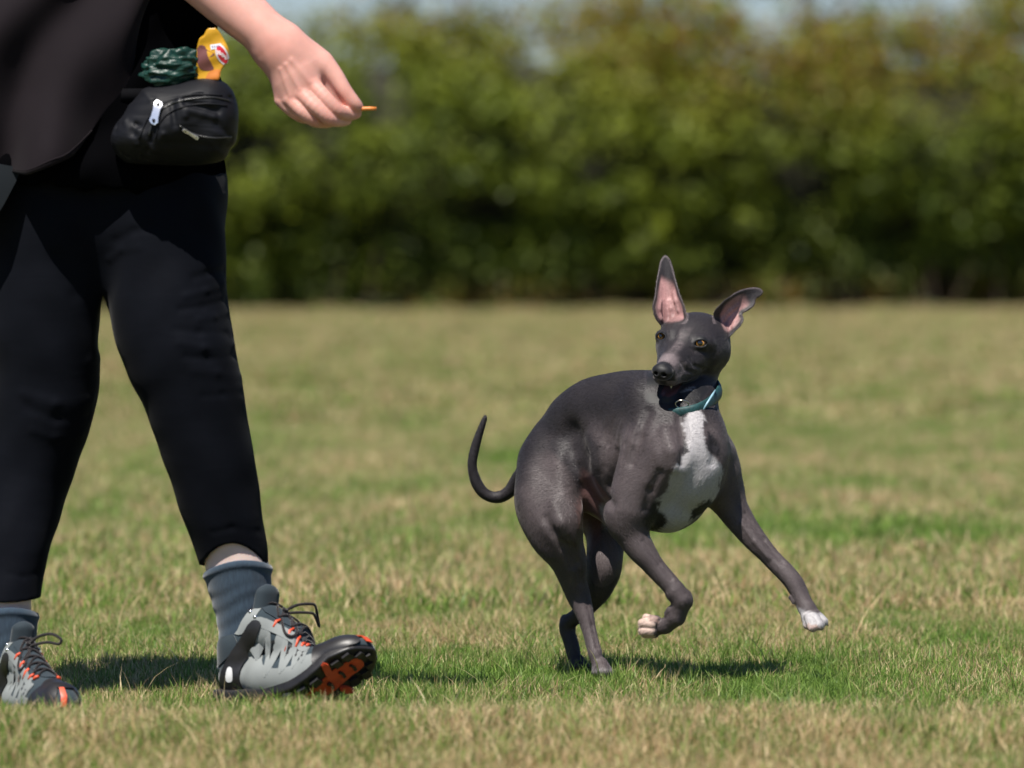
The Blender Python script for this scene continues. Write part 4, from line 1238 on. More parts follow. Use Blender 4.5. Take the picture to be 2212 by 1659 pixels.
    kf = [(kn[0] + 5 * math.cos(t) * (1 + .3 * math.sin(3 * t)), 8 * math.sin(t * 2), kn[2] + 6 * math.sin(t)) for t in np.linspace(0, 6.0, 14)]
    link('lace_knot', tube_mesh('lace_knot', place(np.array(kf)), .0030, 8), M['lace'], root)
    for lp in (BOWS[0], BOWS[1]):
        link('lace_bow', tube_mesh('lace_bow', place(np.array(smooth_poly(lp, 6, closed=False))), .0025, 8), M['lace'], root)
    return root
BOWS = ([(150, 0, 178), (172, -10, 196), (206, -30, 204), (232, -44, 192), (226, -42, 180), (196, -24, 184), (156, -2, 176)],
        [(150, 2, 178), (156, 22, 160), (172, 40, 128), (186, 42, 118), (190, 32, 128), (176, 14, 152), (152, 2, 176)])
def shoe_place(org, yaw, pitch, bend, roll=0.0, sc=1.0):
    ps, ph = R(yaw), R(pitch)
    eL = np.array([math.cos(ph) * math.cos(ps), -math.sin(ph), -math.cos(ph) * math.sin(ps)])
    eU = np.array([-math.sin(ph) * math.cos(ps), -math.cos(ph), math.sin(ph) * math.sin(ps)])
    eW = np.array([-math.sin(ps), 0, -math.cos(ps)])
    def g(V):
        V = np.asarray(V, float) * sc
        L_, U = V[:, 0].copy(), V[:, 2].copy()
        # bend the fore foot up about the ball
        rl = R(roll) * (.12 + .88 * sstep(110, 300, L_))
        cr_, sr = np.cos(rl)[:, None], np.sin(rl)[:, None]
        eU2 = eU * cr_ - eW * sr; eW2 = eW * cr_ + eU * sr
        q = np.clip(L_ - 205, 0, None); a = R(bend) * np.clip(q / 110, 0, 1) 
        U2 = U * np.cos(a) + np.where(q > 0, q * np.sin(a * .55), 0)
        L2 = L_ - U * np.sin(a) * .8 - q * (1 - np.cos(a * .55))
        pt = np.array(org)[None] + L2[:, None] * eL + V[:, 1:2] * eW2 + U2[:, None] * eU2
        return ppn(pt)
    return g

def build_person():
    global SHELL, SHOE_M, PERSON
    root = empty('person', Pp(300, 1512, 0), 'person walking in black leggings and loose black top, hand stretched out', 'person')
    PERSON = root
    skin_m, nt, b = nodemat('skin')
    L = nt.links.new
    at = N(nt, 'ShaderNodeAttribute'); at.attribute_name = 'Col'; tc = N(nt, 'ShaderNodeTexCoord')
    nz = N(nt, 'ShaderNodeTexNoise', Scale=45.0, Detail=5.0); L(tc.outputs['Object'], nz.inputs['Vector'])
    mr = N(nt, 'ShaderNodeMapRange'); mr.inputs['From Min'].default_value = .3; mr.inputs['From Max'].default_value = .7; mr.inputs['To Min'].default_value = .93; mr.inputs['To Max'].default_value = 1.06
    L(nz.outputs[0], mr.inputs[0])
    mx = N(nt, 'ShaderNodeMix', data_type='RGBA', blend_type='MULTIPLY'); mx.inputs[0].default_value = 1; L(at.outputs['Color'], mx.inputs[6]); L(mr.outputs[0], mx.inputs[7]); L(mx.outputs[2], b.inputs['Base Color'])
    n2 = N(nt, 'ShaderNodeTexNoise', Scale=700.0, Detail=3.0); L(tc.outputs['Object'], n2.inputs['Vector'])
    bp = N(nt, 'ShaderNodeBump', Strength=.25, Distance=.0006); L(n2.outputs[0], bp.inputs['Height']); L(bp.outputs[0], b.inputs['Normal'])
    set_in(b, Roughness=.5); b.inputs['Subsurface Weight'].default_value = .25; b.inputs['Subsurface Radius'].default_value = (.012, .004, .002); b.inputs['Subsurface Scale'].default_value = 1.0
    b.inputs['Specular IOR Level'].default_value = .35
    # ---- arm and hand
    f = Field((330, -200, -330), (860, 300, -60), 1.9)
    f.chain([(340, -150, -130, 68), (420, -66, -150, 65), (500, 8, -170, 59), (560, 60, -185, 52), (596, 96, -192, 48), (612, 116, -194, 46)], k=0)
    f.cone((600, 100, -186), 52, (640, 160, -196), 55, k=26, sq=((.1, .2, -1), 1.35))
    f.cone((622, 96, -190), 36, (690, 138, -186), 30, k=24)
    for kx in ((672, 180, -212, 21), (650, 199, -218, 21), (629, 212, -210, 20), (611, 214, -192, 19)):
        f.cone((618, 126, -196), 34, kx[:3], kx[3], k=14, sq=((0, 0, -1), 1.1))
    f.chain([(672, 180, -214, 19.5), (702, 211, -228, 17), (729, 239, -224, 16.5), (752, 247, -200, 14.5), (771, 246, -190, 11.5)], k=4)
    f.chain([(650, 200, -220, 19.5), (682, 231, -236, 16.5), (710, 256, -230, 15.5), (732, 261, -204, 14), (750, 260, -188, 11.5)], k=3)
    f.chain([(629, 213, -212, 18.5), (652, 240, -224, 16), (679, 260, -216, 15), (704, 264, -192, 13.5), (722, 262, -178, 11)], k=3)
    f.chain([(611, 217, -194, 17.5), (628, 236, -200, 15), (650, 252, -194, 13.5), (674, 258, -176, 12)], k=3)
    f.chain([(650, 110, -176, 34), (694, 136, -190, 27), (722, 164, -198, 21), (744, 196, -204, 17.5), (764, 222, -204, 15.5), (776, 233, -198, 11)], k=8)
    f.cone((640, 190, -170), 34, (680, 220, -176), 28, k=20)
    f.cone((690, 160, -182), 20, (738, 222, -188), 15, k=12)
    for a, c, w in (((630, 130), (668, 176), 6), ((618, 140), (646, 192), 5), ((606, 150), (626, 206), 5)):
        za, zc = f.front(*a), f.front(*c)
        A_ = np.array([*a, za]); C_ = np.array([*c, zc]); ba = C_ - A_
        def g(X, Y, Z, A_=A_, ba=ba, w=w):
            t = np.clip(((X - A_[0]) * ba[0] + (Y - A_[1]) * ba[1] + (Z - A_[2]) * ba[2]) / (ba @ ba), 0, 1)
            return -2.2 * np.exp(-((X - A_[0] - ba[0] * t) ** 2 + (Y - A_[1] - ba[1] * t) ** 2 + (Z - A_[2] - ba[2] * t) ** 2) / (w * w))
        f.warp(g, np.minimum(A_, C_) - 20, np.maximum(A_, C_) + 20)
    # wrist crease, ulna bump
    f.cone((571, 122, -196), 12, (566, 112, -196), 12, k=22)
    V1, F1 = f.mesh(); V1 = laplace(V1, F1, 3)
    handf = f
    # ---- the rest of the body, mostly under clothes
    g = Field((-520, -700, -330), (660, 1500, 420), 8)
    g.ell((150, 330, 60), (245, 200, 140), k=0)
    g.ell((120, 60, 60), (220, 260, 165), k=80)
    g.ell((90, -140, 60), (230, 170, 140), k=80)
    g.cone((60, -320, 60), 52, (70, -400, 40), 50, k=50)
    g.ell((85, -500, 20), (84, 118, 98), k=30)                                   # head
    g.cone((150, -480, -40), 9, (172, -462, -58), 10, k=16)                      # nose
    g.cone((110, -415, -20), 34, (150, -418, -44), 18, k=24)                     # jaw and chin
    g.cone((70, -500, -78), 10, (66, -474, -76), 8, k=8)                         # ear
    g.cone((60, -290, 40), 90, (130, -300, -60), 64, k=50)
    g.cone((0, -290, 100), 90, (-90, -290, 200), 62, k=50)
    g.chain([(130, -300, -70, 62), (220, -220, -110, 60), (330, -150, -130, 62), (400, -85, -148, 60)], k=30)
    g.chain([(-90, -290, 200, 62), (-170, -120, 240, 56), (-240, 20, 230, 50), (-200, 190, 180, 42), (-180, 280, 150, 36)], k=30)   # far arm hangs
    for q in range(4):
        g.cone((-185 + q * 10, 280, 130 + q * 22), 16, (-180 + q * 8, 370, 126 + q * 20), 12, k=8)
    g.chain([(90, 430, 90, 130), (95, 620, 60, 118), (92, 820, 50, 96), (70, 960, 60, 84), (40, 1100, 44, 74), (8, 1290, -6, 62), (8, 1340, -14, 58), (0, 1400, -14, 46)], k=50)
    g.chain([(300, 430, 20, 128), (362, 620, -20, 112), (395, 790, -40, 94), (430, 930, -30, 84), (475, 1100, -10, 72), (508, 1200, 2, 68), (514, 1240, 2, 66), (518, 1290, 2, 56), (534, 1350, 2, 46), (540, 1400, 0, 44)], k=50)
    V2, F2 = g.mesh(); V2 = laplace(V2, F2, 3)
    V = np.concatenate([V1, V2]); F = np.concatenate([F1, F2 + len(V1)])
    base = np.array([.62, .325, .27]); C = np.tile(base, (len(V), 1))
    n1 = vnoise(V, .03, 3)
    C = C * (1 + .05 * n1)[:, None]
    red = np.zeros(len(V))
    for (x, y, r) in ((672, 182, 17), (650, 202, 16), (629, 215, 15), (729, 240, 18), (711, 258, 16), (680, 263, 14), (770, 240, 16), (590, 110, 40), (748, 205, 15)):
        red = np.maximum(red, np.exp(-((V[:, 0] - x) ** 2 + (V[:, 1] - y) ** 2) / (r * r)) * (V[:, 1] < 300))
    C = C * (1 - red[:, None] * .45) + np.array([.58, .24, .19]) * red[:, None] * .45
    C = np.where((V[:, 1] > 800)[:, None], np.array([.66, .50, .45]), C)
    lipm = (np.abs(V[:, 1] + 437) < 7) & (V[:, 0] > 148) & (V[:, 2] < 0)
    C[lipm] = (.45, .18, .16)
    link('body', mesh_np('body', ppn(V), F, C), skin_m, root)
    hm = fabric('dark_hair', (.05, .03, .02), rough=.5, weave=300, bump=.8)
    hf = Field((-60, -660, -140), (220, -330, 200), 5)
    hf.ell((72, -520, 30), (92, 122, 106), k=0); hf.ell((40, -440, 70), (66, 110, 70), k=40)
    hf.ell((160, -470, -50), (74, 84, 90), k=10, op='s')
    hv, hq = hf.mesh(); hv = laplace(hv, hq, 2) + (vnoise(hf.lo + 0 * hv[:, :3] + hv, .09, 2) * 2)[:, None]
    link('hair', mesh_np('hair', ppn(hv), hq), hm, root)
    ew = simple_mat('eye_white', (.8, .8, .78), rough=.1, bump=0)
    for (x, y, z) in ((140, -500, -62), (163, -500, -20)):
        bm = bmesh.new(); bmesh.ops.create_uvsphere(bm, u_segments=16, v_segments=10, radius=.012, matrix=Matrix.Translation(Pp(x, y, z)))
        me = bpy.data.meshes.new('eye'); bm.to_mesh(me); bm.free(); link('eye', me, ew, root)
    # ---- leggings
    t = Field((-260, 130, -260), (620, 1330, 330), 3.6)
    t.ell((186, 400, 60), (304, 260, 168), k=0)
    t.ell((190, 220, 66), (292, 230, 160), k=60)
    t.chain([(110, 480, 40, 146), (102, 590, 32, 133), (94, 700, 34, 130), (98, 800, 38, 119), (92, 880, 44, 113), (72, 960, 54, 104), (54, 1030, 60, 100), (34, 1110, 42, 94), (20, 1200, 14, 84), (8, 1330, -14, 76)], k=46)
    t.chain([(340, 440, 10, 146), (362, 590, -20, 129), (367, 690, -34, 128), (391, 770, -40, 121), (416, 850, -38, 109), (437, 930, -32, 102), (460, 1020, -22, 95), (479, 1100, -12, 86), (497, 1170, -2, 79), (512, 1250, 4, 71)], k=40)
    t.poly(smooth_poly([(223, 640), (216, 690), (213, 740), (222, 760), (238, 742), (233, 690)], 3), lambda X, Y: 20 + 0 * X, 230, k=16, op='s', rnd=2)
    # stretch creases over the forward knee and thigh
    def crease(pts, r, amp):
        q = [(x, y, t.front(x, y)) for x, y in pts]
        for a, c in zip(q[:-1], q[1:]):
            a = np.array(a); c = np.array(c); ba = c - a
            def g_(X, Y, Z, a=a, ba=ba):
                tt = np.clip(((X - a[0]) * ba[0] + (Y - a[1]) * ba[1] + (Z - a[2]) * ba[2]) / (ba @ ba), 0, 1)
                return amp * np.exp(-((X - a[0] - ba[0] * tt) ** 2 + (Y - a[1] - ba[1] * tt) ** 2 + (Z - a[2] - ba[2] * tt) ** 2) / (r * r))
            t.warp(g_, np.minimum(a, c) - 3 * r, np.maximum(a, c) + 3 * r)
    for pts, r, amp in (([(420, 600), (450, 590), (484, 585)], 8, 4), ([(400, 640), (445, 628), (486, 612)], 7, -4), ([(390, 668), (440, 662), (488, 648)], 7, 4), ([(430, 690), (462, 684), (492, 672)], 7, -4),
                        ([(380, 712), (430, 718), (494, 722)], 8, 3.5), ([(388, 740), (440, 752), (506, 745)], 8, -4), ([(400, 770), (450, 776), (512, 768)], 7, 3.5), ([(420, 800), (470, 806), (520, 815)], 9, -3),
                        ([(440, 855), (480, 852), (526, 850)], 7, 2), ([(250, 520), (290, 500), (330, 490)], 9, 4), ([(236, 560), (262, 540), (300, 535)], 8, -3),
                        ([(60, 880), (120, 905), (190, 900)], 10, 4), ([(50, 850), (120, 872), (200, 862)], 10, -4), ([(70, 930), (120, 945), (176, 940)], 9, -3), ([(120, 560), (160, 640), (190, 760)], 14, 3.5),
                        ([(460, 1150), (500, 1140), (560, 1148)], 6, 2), ([(20, 1240), (50, 1246), (84, 1238)], 6, 2)):
        crease(pts, r * 1.2, amp * .6)
    t.warp(lambda X, Y, Z: 1.6 * np.sin(Y * .045 + 2 * np.sin(X * .02)) * np.sin(X * .03 + Z * .02), (-260, 420, -260), (620, 1330, 330))
    sl, X, Y, Z = t.win((-260, 1000, -260), (620, 1330, 330))
    hemB = 1228 - 54 * np.clip(1 - ((X - 505) / 78) ** 2, 0, 1) * sstep(60, -60, Z) + .05 * (X - 505)
    hemA = 1290 + 12 * np.clip(1 - ((X - 10) / 80) ** 2, 0, 1)
    t.F[sl] = np.maximum(t.F[sl], Y - np.where(X > 250, hemB, hemA))
    t.cone((508, 1222, 4), 65, (516, 1290, 4), 66, k=2, op='s'); t.cone((10, 1312, -10), 66, (8, 1370, -20), 66, k=2, op='s')
    V, F = t.mesh(); V = laplace(V, F, 3)
    lm = fabric('black_leggings', (.0045, .0052, .0078), rough=.7, weave=1500, sheen=.03, bump=.2, wr=.06, var=.15, spec=.03)
    link('leggings', mesh_np('leggings', ppn(V), F), lm, root)
    # ---- black under top that shows at the hip
    u = Field((-200, -360, -240), (560, 480, 330), 5)
    u.ell((190, 250, 60), (302, 240, 186), k=0); u.ell((176, 20, 60), (290, 250, 184), k=80); u.ell((90, -200, 70), (250, 130, 160), k=80)
    u.ell((188, 372, 46), (300, 120, 206), k=40)  # loose flared hem, added to throw shade on the thighs
    u.warp(lambda X, Y, Z: 4 * np.sin(X * .05 + Y * .012) * np.sin(Z * .04) + 2.5 * np.sin(Y * .05 + X * .03), (-200, -360, -240), (560, 480, 330))
    sl, X, Y, Z = u.win((-200, -360, -240), (560, 480, 330)); u.F[sl] = np.maximum(u.F[sl], Y - 398 - .07 * (X - 60) - 5 * np.sin(X * .045) - 4 * np.sin(X * .11))
    V, F = u.mesh(); V = laplace(V, F, 2)
    link('undershirt', mesh_np('undershirt', ppn(V), F), fabric('black_cotton', (.0018, .0018, .0022), rough=.9, bump=.4, sheen=0, spec=.0), root)
    # ---- loose shirt, its hem swinging up to the right
    nf, nv = 220, 90
    fx = [-400, 0, 60, 110, 150, 200, 235, 300, 340, 365, 385, 470]; fy = [366, 372, 376, 354, 338, 290, 248, 165, 85, 30, -40, -150]
    SV = []
    for i in range(nf):
        ph = 2 * math.pi * i / nf; c, s_ = math.cos(ph), math.sin(ph)
        for j in range(nv + 1):
            v = j / nv
            cx, a_, b_ = 96, 330, 222
            x0 = cx + a_ * c
            hem = np.interp(x0, fx, fy) if s_ > -.25 else 330
            if -.25 < s_ < .1: hem = hem * (s_ + .25) / .35 + 330 * (1 - (s_ + .25) / .35) if c < 0 else hem
            if s_ <= -.25 and c > 0: hem = np.interp(-s_, [.25, .8], [-100, 330]) if c > .2 else 330
            y = -345 + (hem + 345) * v
            k = np.interp(y, [-345, -330, -290, -200, -60, 200, 400], [.20, .34, .66, .88, .97, 1.0, 1.04])
            fold = 1.7 * (7 * math.sin(7 * ph + y * .012) + 5 * math.sin(13 * ph - y * .008 + 2) + 4 * math.sin(4.3 * ph + y * .02)) * np.interp(y, [-300, 0, 380], [.1, .7, 1.5])
            # big diagonal drapes on the front
            if s_ > 0: fold += 25 * math.sin((x0 * .8 + y * .45) * .034 + .6 * math.sin(y * .013)) * np.interp(y, [-300, -50, 200], [0, .8, 1])
            rr_ = k
            SV.append((cx + (a_ * rr_ + fold) * c - (1 - k) * 10, y + 4 * math.sin(ph * 9) * (v > .99), 62 - (b_ * rr_ + fold) * s_))
    SV = np.array(SV); m = nv + 1
    SF = np.array([(i * m + j, i * m + j + 1, ((i + 1) % nf) * m + j + 1, ((i + 1) % nf) * m + j)[::-1] for i in range(nf) for j in range(nv)])
    sm = fabric('charcoal_shirt', (.0105, .0078, .0098), rough=.85, weave=1100, sheen=.05, bump=.3, var=.08)
    so = link('shirt', mesh_np('shirt', ppn(SV), SF), sm, root)
    md = so.modifiers.new('cloth', 'SOLIDIFY'); md.thickness = .0025; md.offset = 0
    for arm in ([(70, -300, -10, 88), (140, -288, -70, 82), (225, -215, -112, 84), (290, -172, -126, 88)], [(-30, -290, 130, 88), (-95, -270, 200, 82), (-150, -150, 236, 80), (-165, -120, 240, 82)]):
        q = smooth_poly(arm, 5, closed=False)
        me = tube_mesh('sleeve', ppn(np.array([p[:3] for p in q])), [p[3] / PER_S for p in q], 28); link('sleeve', me, sm, root)
    # paler tail of the shirt at the far left
    tl = [(-120, 352), (20, 360), (42, 366), (38, 384), (20, 420), (2, 452), (-20, 474), (-120, 500)]
    bl = bvh_of(*[q for q in (lambda g_: g_.mesh())(_tail_field())])
    ts = fabric('grey_lining', (.007, .0095, .012), rough=.8, bump=.4)
    patch('shirt_tail', smooth_poly(tl, 3), bl, front_ray, 18, 8, 2.5, ppn, ts, root)
    # button band and hem seams
    bs_ = bvh_of(SV, SF)
    for off_ in (9,):
        ln = surf_line([(20, 364), (60, 367), (110, 346), (148, 330), (198, 282), (232, 240), (296, 158), (334, 80)], bs_, 2.0, 5)
        link('hem_seam', tube_mesh('hem_seam', ppn(np.array(ln)), .0012, 6), sm, root)
    # ---- socks
    kn, nt, b = nodemat('knitted_blue'); L = nt.links.new
    tc = N(nt, 'ShaderNodeTexCoord'); mp = N(nt, 'ShaderNodeMapping'); mp.inputs['Scale'].default_value = (1, 1, .12); L(tc.outputs['Object'], mp.inputs['Vector'])
    w = N(nt, 'ShaderNodeTexNoise', Scale=420.0, Detail=2.0); L(mp.outputs[0], w.inputs['Vector'])
    cr = N(nt, 'ShaderNodeValToRGB'); cr.color_ramp.elements[0].position = .35; cr.color_ramp.elements[0].color = (.015, .032, .055, 1); cr.color_ramp.elements[1].position = .65; cr.color_ramp.elements[1].color = (.024, .048, .076, 1)
    L(w.outputs[0], cr.inputs[0]); L(cr.outputs[0], b.inputs['Base Color']); bp = N(nt, 'ShaderNodeBump', Strength=.6, Distance=.001); L(w.outputs[0], bp.inputs['Height']); L(bp.outputs[0], b.inputs['Normal'])
    set_in(b, Roughness=.9); b.inputs['Sheen Weight'].default_value = .25
    def sock(pts, cuff, lo, hi):
        s = Field(lo, hi, 3.0)
        s.chain(pts, k=0)
        s.F[...] = np.maximum(s.F, 0 + s.F)
        X = s.ax[0][:, None, None]; Y = s.ax[1][None, :, None]; Z = s.ax[2][None, None, :]
        s.F[...] = s.F + .7 * np.sin((Y + .35 * X) * .17 + 1.0 * np.sin(X * .05)) * sstep(cuff[1] + 24, cuff[1] + 60, Y + 0 * X)
        top = cuff[1] + 8 + cuff[2] * (X - cuff[0]) - 18 * np.clip(1 - ((X - cuff[0]) / 75) ** 2, 0, 1) * sstep(40, -40, Z)
        s.F[...] = np.maximum(s.F, top - Y)
        s.F[...] = s.F - 4.5 * np.exp(-((Y - top - 9) / 8.0) ** 2) * (np.abs(s.F) < 40)
        a = pts[0]; bq = pts[1]
        s.cone((a[0], a[1] - 30, a[2]), a[3] - 5, bq[:3], bq[3] - 7, k=2, op='s')
        V, F = s.mesh(); V = laplace(V, F, 2)
        link('sock', mesh_np('sock', ppn(V), F), kn, root)
    sock([(508, 1190, 2, 75), (514, 1240, 2, 71), (520, 1280, 2, 65), (524, 1330, 0, 57), (520, 1400, -4, 46), (524, 1450, -10, 40)], (512, 1222, -.12), (400, 1170, -100), (640, 1500, 110))
    sock([(8, 1270, -4, 72), (10, 1320, -10, 70), (16, 1360, -14, 64), (18, 1420, -18, 54), (20, 1470, -24, 44)], (8, 1324, -.10), (-90, 1270, -110), (110, 1520, 90))
    # ---- shoes
    SHOE_M = dict(mesh=fabric('dark_slate_mesh', (.034, .048, .058), rough=.8, weave=700, bump=.8),
                  slate=fabric('slate_padding', (.030, .041, .050), rough=.75, weave=900, bump=.5),
                  grey=fabric('pale_grey_suede', (.22, .235, .232), rough=.7, weave=1400, bump=.25, sheen=.1),
                  black=simple_mat('black_rubber', (.016, .015, .016), rough=.42, var=.3, scale=40, bump=.3, bscale=300),
                  red=simple_mat('orange_red_rubber', (.62, .075, .025), rough=.45, var=.2, scale=50, bump=.2),
                  pale=simple_mat('pale_badge', (.6, .6, .6), rough=.4), metal=simple_mat('steel_hook', (.8, .8, .82), rough=.2, metal=1.0, bump=0),
                  lace=fabric('black_cord', (.022, .018, .019), rough=.7, weave=2200, bump=1.0))
    SHELL = shoe_shell()
    build_shoe(root, shoe_place((474, 1523, 10), 32, 4, 54, roll=28, sc=1.08), 'grey walking shoe with its toe lifted, showing the orange sole')
    build_shoe(root, shoe_place((4, 1553, -20), 64, 0, 6, sc=.90), 'grey walking shoe flat in the grass at the left edge')
    return root
def _tail_field():
    q = Field((-260, 300, -260), (200, 560, 200), 8)
    q.ell((20, 430, 20), (210, 240, 150), k=0)
    return q

def build_bag():
    # ---- waist bag
    wb = empty('waist_bag', Pp(380, 270, -190), 'black zipped waist bag worn at the hip, stuffed with bags and treats', 'waist bag')
    f = Field((215, 120, -420), (545, 385, -40), 2.6)
    bo = np.array(smooth_poly([(239, 300), (244, 280), (253, 264), (284, 223), (300, 203), (313, 190), (356, 181), (404, 174), (452, 168), (481, 175), (500, 192), (508, 209), (515, 240), (514, 275), (510, 307), (498, 322), (484, 345), (440, 356), (380, 358), (332, 355), (280, 353), (258, 341), (244, 322)], 3))
    def bth(X, Y):
        dd = -poly_sd(bo, X, Y)
        return 12 + 74 * (1 - np.exp(-np.maximum(dd, 0) / 30)) + 5 * np.sin(X * .05 + Y * .03)
    f.poly(bo, lambda X, Y: -186 + .10 * (Y - 262) + 0 * X, bth, k=0, rnd=10)
    def crz(a, c, r, amp):
        a = np.array((*a, f.front(*a))); c = np.array((*c, f.front(*c))); ba = c - a
        def g_(X, Y, Z):
            tt = np.clip(((X - a[0]) * ba[0] + (Y - a[1]) * ba[1] + (Z - a[2]) * ba[2]) / (ba @ ba), 0, 1)
            return amp * np.exp(-((X - a[0] - ba[0] * tt) ** 2 + (Y - a[1] - ba[1] * tt) ** 2 + (Z - a[2] - ba[2] * tt) ** 2) / (r * r))
        f.warp(g_, np.minimum(a, c) - 3 * r, np.maximum(a, c) + 3 * r)
    for a, c, r, amp in (((252, 270), (276, 340), 7, 8), ((270, 262), (296, 310), 6, -8), ((284, 285), (318, 345), 7, 8), ((300, 282), (332, 325), 6, -7), ((335, 275), (318, 330), 6, 7), ((352, 290), (332, 345), 6, -6),
                         ((262, 250), (300, 272), 6, 7), ((280, 230), (330, 215), 8, -4), ((400, 222), (470, 240), 8, 7), ((405, 238), (462, 252), 7, -6), ((388, 215), (400, 250), 7, -6), ((372, 225), (378, 270), 7, 6),
                         ((420, 205), (500, 212), 5, 7), ((330, 218), (420, 208), 4, 5), ((245, 290), (262, 335), 5, -6), ((360, 310), (470, 316), 9, 4), ((470, 270), (500, 300), 9, 5)):
        crz(a, c, r, amp)
    V, F = f.mesh(); V = laplace(V, F, 2)
    nyl = fabric('black_nylon', (.0050, .0054, .0080), rough=.58, weave=1600, sheen=.0, bump=.25, wr=.25, var=.2)
    nyl.node_tree.nodes['Principled BSDF'].inputs['Specular IOR Level'].default_value = .22
    link('pouch', mesh_np('pouch', ppn(V), F), nyl, wb)
    b = bvh_of(V, F)
    zt = simple_mat('zip_teeth', (.05, .05, .05), rough=.35, metal=.6, bump=.6, bscale=900)
    link('zip', tube_mesh('zip', ppn(np.array(surf_line([(322, 292), (330, 262), (346, 240), (376, 222), (420, 213), (464, 211), (496, 218)], b, .5))), .0019, 6), zt, wb)
    link('zip', tube_mesh('zip', ppn(np.array(surf_line([(388, 272), (420, 290), (460, 298), (500, 296)], b, .5))), .0017, 6), zt, wb)
    for pts in ([(300, 300), (316, 262), (340, 232), (376, 214), (424, 204), (480, 206)], [(336, 300), (344, 268), (362, 246), (392, 232), (440, 224), (490, 228)]):
        link('piping', tube_mesh('piping', ppn(np.array(surf_line(pts, b, 1.0))), .0016, 6), nyl, wb)
    mt = simple_mat('bright_zip_pull', (.85, .86, .9), rough=.22, metal=.75, bump=0)
    def pull(x0, y0, x1, y1, w):
        d = np.array([x1 - x0, y1 - y0], float); Lg = np.linalg.norm(d); d /= Lg; n_ = np.array([-d[1], d[0]])
        out = [(0, -w * .6), (Lg * .12, -w), (Lg * .35, -w * .7), (Lg * .7, -w * .8), (Lg * .9, -w), (Lg, -w * .5), (Lg, w * .5), (Lg * .9, w), (Lg * .7, w * .8), (Lg * .35, w * .7), (Lg * .12, w), (0, w * .6)]
        o = patch('zip_pull', [(x0 + d[0] * a + n_[0] * c, y0 + d[1] * a + n_[1] * c) for a, c in out], b, front_ray, 8, 6, 3, ppn, mt, wb)
        for t_ in (.14, .86):
            cx, cy = x0 + d[0] * Lg * t_, y0 + d[1] * Lg * t_; rr_ = w * .38
            patch('pull_hole', [(cx + rr_ * math.cos(q * .785), cy + rr_ * math.sin(q * .785)) for q in range(8)], b, front_ray, 8, 9.3, .4, ppn, nyl, o)
    pull(345, 223, 334, 268, 10); pull(394, 278, 429, 297, 3.4)
    bt = simple_mat('black_belt_webbing', (.004, .004, .005), rough=.9, spec=.05, bump=.8, bscale=900)
    pts = []
    for i in range(48):
        a = 2 * math.pi * i / 48
        zr = 190 - 34 * sstep(300, 200, 186 + 302 * math.cos(a)) * (math.sin(a) > 0)
        pts.append((186 + 302 * math.cos(a), 196 + 10 * math.sin(a), 56 - zr * math.sin(a)))
    BV = []; 
    for p in pts: BV += [(p[0], p[1] - 14, p[2]), (p[0], p[1] + 14, p[2])]
    BF = [(2 * i, 2 * i + 1, (2 * i + 3) % 96, (2 * i + 2) % 96) for i in range(48)]
    o = link('belt', mesh_np('belt', ppn(np.array(BV)), np.array(BF)), bt, wb); md = o.modifiers.new('thick', 'SOLIDIFY'); md.thickness = .003
    # ---- crumpled green plastic
    bm = bmesh.new(); bmesh.ops.create_icosphere(bm, subdivisions=6, radius=1)
    me = bpy.data.meshes.new('poop_bags'); 
    gv = np.array([tuple(v.co) for v in bm.verts]); 
    rs = np.random.RandomState(3); disp = np.zeros(len(gv))
    for i in range(46):
        k = rs.normal(size=3); k /= np.linalg.norm(k)
        disp += .045 * np.abs(np.sin((gv * np.array([1, 1.9, 1.4])) @ k * rs.uniform(1.5, 6) + rs.rand() * 6)) * rs.choice([-1, 1])
    disp = disp - disp.mean()
    P3 = gv * (1 + .9 * disp)[:, None] * np.array([62, 42, 30]) + np.array([370, 146, -196])
    P3[:, 0] += -.5 * (P3[:, 1] - 146) * .4
    for v, p in zip(bm.verts, ppn(P3)): v.co = p
    bm.to_mesh(me); bm.free()
    gm = simple_mat('green_plastic_film', (.004, .030, .022), rough=.42, var=.3, scale=30, bump=.5, bscale=70, bdist=.004, spec=.35)
    o = link('plastic_bag', me, gm); tag(o, 'crumpled dark green plastic bag pushed into the top of the black waist bag', 'plastic bag')
    # ---- treat packet
    pk = empty('treat_packet', Pp(455, 130, -205), 'yellow foil treat packet sticking out of the waist bag under the wrist', 'packet')
    ol = smooth_poly([(461, 62), (470, 58), (482, 57), (488, 66), (496, 84), (504, 104), (511, 124), (513, 146), (509, 160), (500, 174), (492, 192), (488, 214), (440, 214), (436, 190), (441, 150), (441, 124), (446, 92), (456, 82)], 2)
    ol = [(x - 16, 57 + (y - 57) * .745) for x, y in ol]
    f = Field((400, 40, -270), (540, 225, -160), 1.8)
    f.poly(ol, lambda X, Y: -206 + .003 * (X - 472) ** 2 + 2.5 * np.sin(Y * .11 + X * .05) + 0 * X, lambda X, Y: 5 * np.clip(sstep(48, 90, Y) * sstep(232, 160, Y), .15, 1) + 0 * X, k=0, rnd=5)
    V, F = f.mesh(); V = laplace(V, F, 2)
    ym = simple_mat('yellow_foil', (.52, .27, .012), rough=.3, var=.12, scale=40, bump=.3, bscale=60, bdist=.003)
    link('pack', mesh_np('pack', ppn(V), F), ym, pk); b = bvh_of(V, F)
    dx = -19
    def dec(name, pts, mat, off, sm_=True, st=3):
        pts = [(x - 12, 65 + (y - 57) * .78) for x, y in pts]
        patch(name, smooth_poly([(x + dx, y) for x, y in pts], 3) if sm_ else [(x + dx, y) for x, y in pts], b, front_ray, st, off, .4, ppn, mat, pk)
    dec('brown_panel', [(456, 104), (474, 102), (480, 130), (488, 150), (492, 166), (470, 168), (458, 150)], simple_mat('brown_print', (.13, .045, .04), rough=.35), .4)
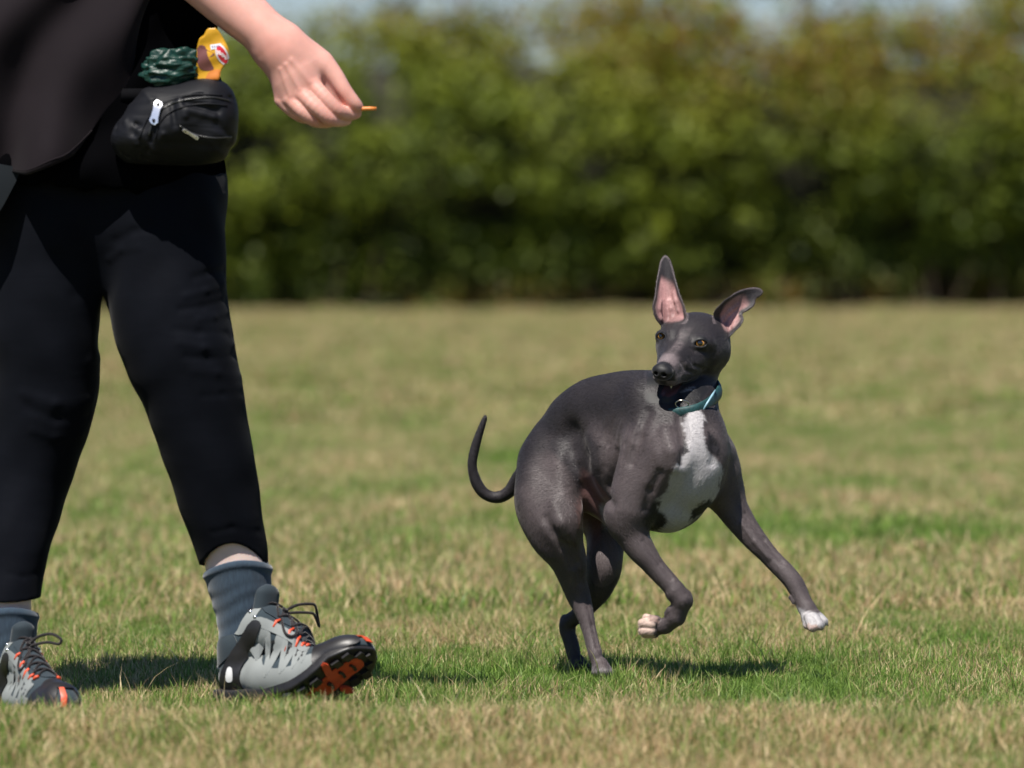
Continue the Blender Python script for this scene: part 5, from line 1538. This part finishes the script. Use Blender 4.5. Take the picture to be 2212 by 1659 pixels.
    dec('orange_panel', [(486, 170), (504, 166), (512, 172), (505, 190), (500, 210), (472, 208), (476, 188)], simple_mat('orange_print', (.50, .16, .02), rough=.35), .5)
    wm = simple_mat('silver_print', (.62, .62, .66), rough=.3)
    dec('oval_border', [(498, 98), (510, 98), (522, 118), (526, 142), (518, 154), (506, 144), (497, 124)], wm, .8)
    dec('small_plate', [(485, 98), (508, 94), (510, 106), (487, 112)], wm, 1.0, False)
    dec('red_oval', [(500, 103), (509, 103), (519, 120), (522, 140), (517, 149), (507, 139), (500, 122)], simple_mat('red_print', (.52, .015, .03), rough=.3), 1.3)
    lw = simple_mat('white_print', (.85, .85, .85), rough=.3); vi = simple_mat('violet_print', (.10, .05, .16), rough=.3)
    # the white letters read I I o o u on the red oval, seen from the side
    for (x, y, w, h) in ((501.5, 113, 2.6, 11), (505.6, 114, 2.6, 12), (509.4, 120, 2.0, 10), (513.2, 121.5, 2.0, 10), (516.2, 125, 1.8, 10), (519, 128, 1.6, 9)):
        dec('letter', [(x - w / 2, y), (x + w / 2, y + .6), (x + w / 2 + 1, y + h), (x - w / 2 + 1, y + h - .6)], lw, 1.8, False, 9)
    for (x, y) in ((511.3, 119.5), (511.9, 129), (517.6, 136)):
        dec('letter', [(x - 1.8, y), (x + 1.8, y + .4), (x + 1.8, y + 2), (x - 1.8, y + 1.6)], lw, 1.8, False, 9)
    for k in range(4):
        x = 489 + k * 4.6; dec('letter', [(x, 101.5 - k * .6), (x + 2, 101 - k * .6), (x + 2.4, 106.5 - k * .6), (x + .4, 107 - k * .6)], vi, 1.5, False, 9)
    # ---- treat between finger and thumb
    tr = simple_mat('orange_chew', (.62, .20, .035), rough=.5, var=.2, scale=200)
    pts = [Pp(766, 237, -200), Pp(782, 235, -203), Pp(798, 234.5, -205), Pp(813, 234.5, -207)]
    o = link('dog_treat', tube_mesh('dog_treat', pts, [.0034, .0036, .0036, .0028], 10), tr)
    tag(o, 'thin orange stick treat held between finger and thumb', 'treat')
if want('person'):
    build_person()
if want('bag') or want('person'):
    build_bag()
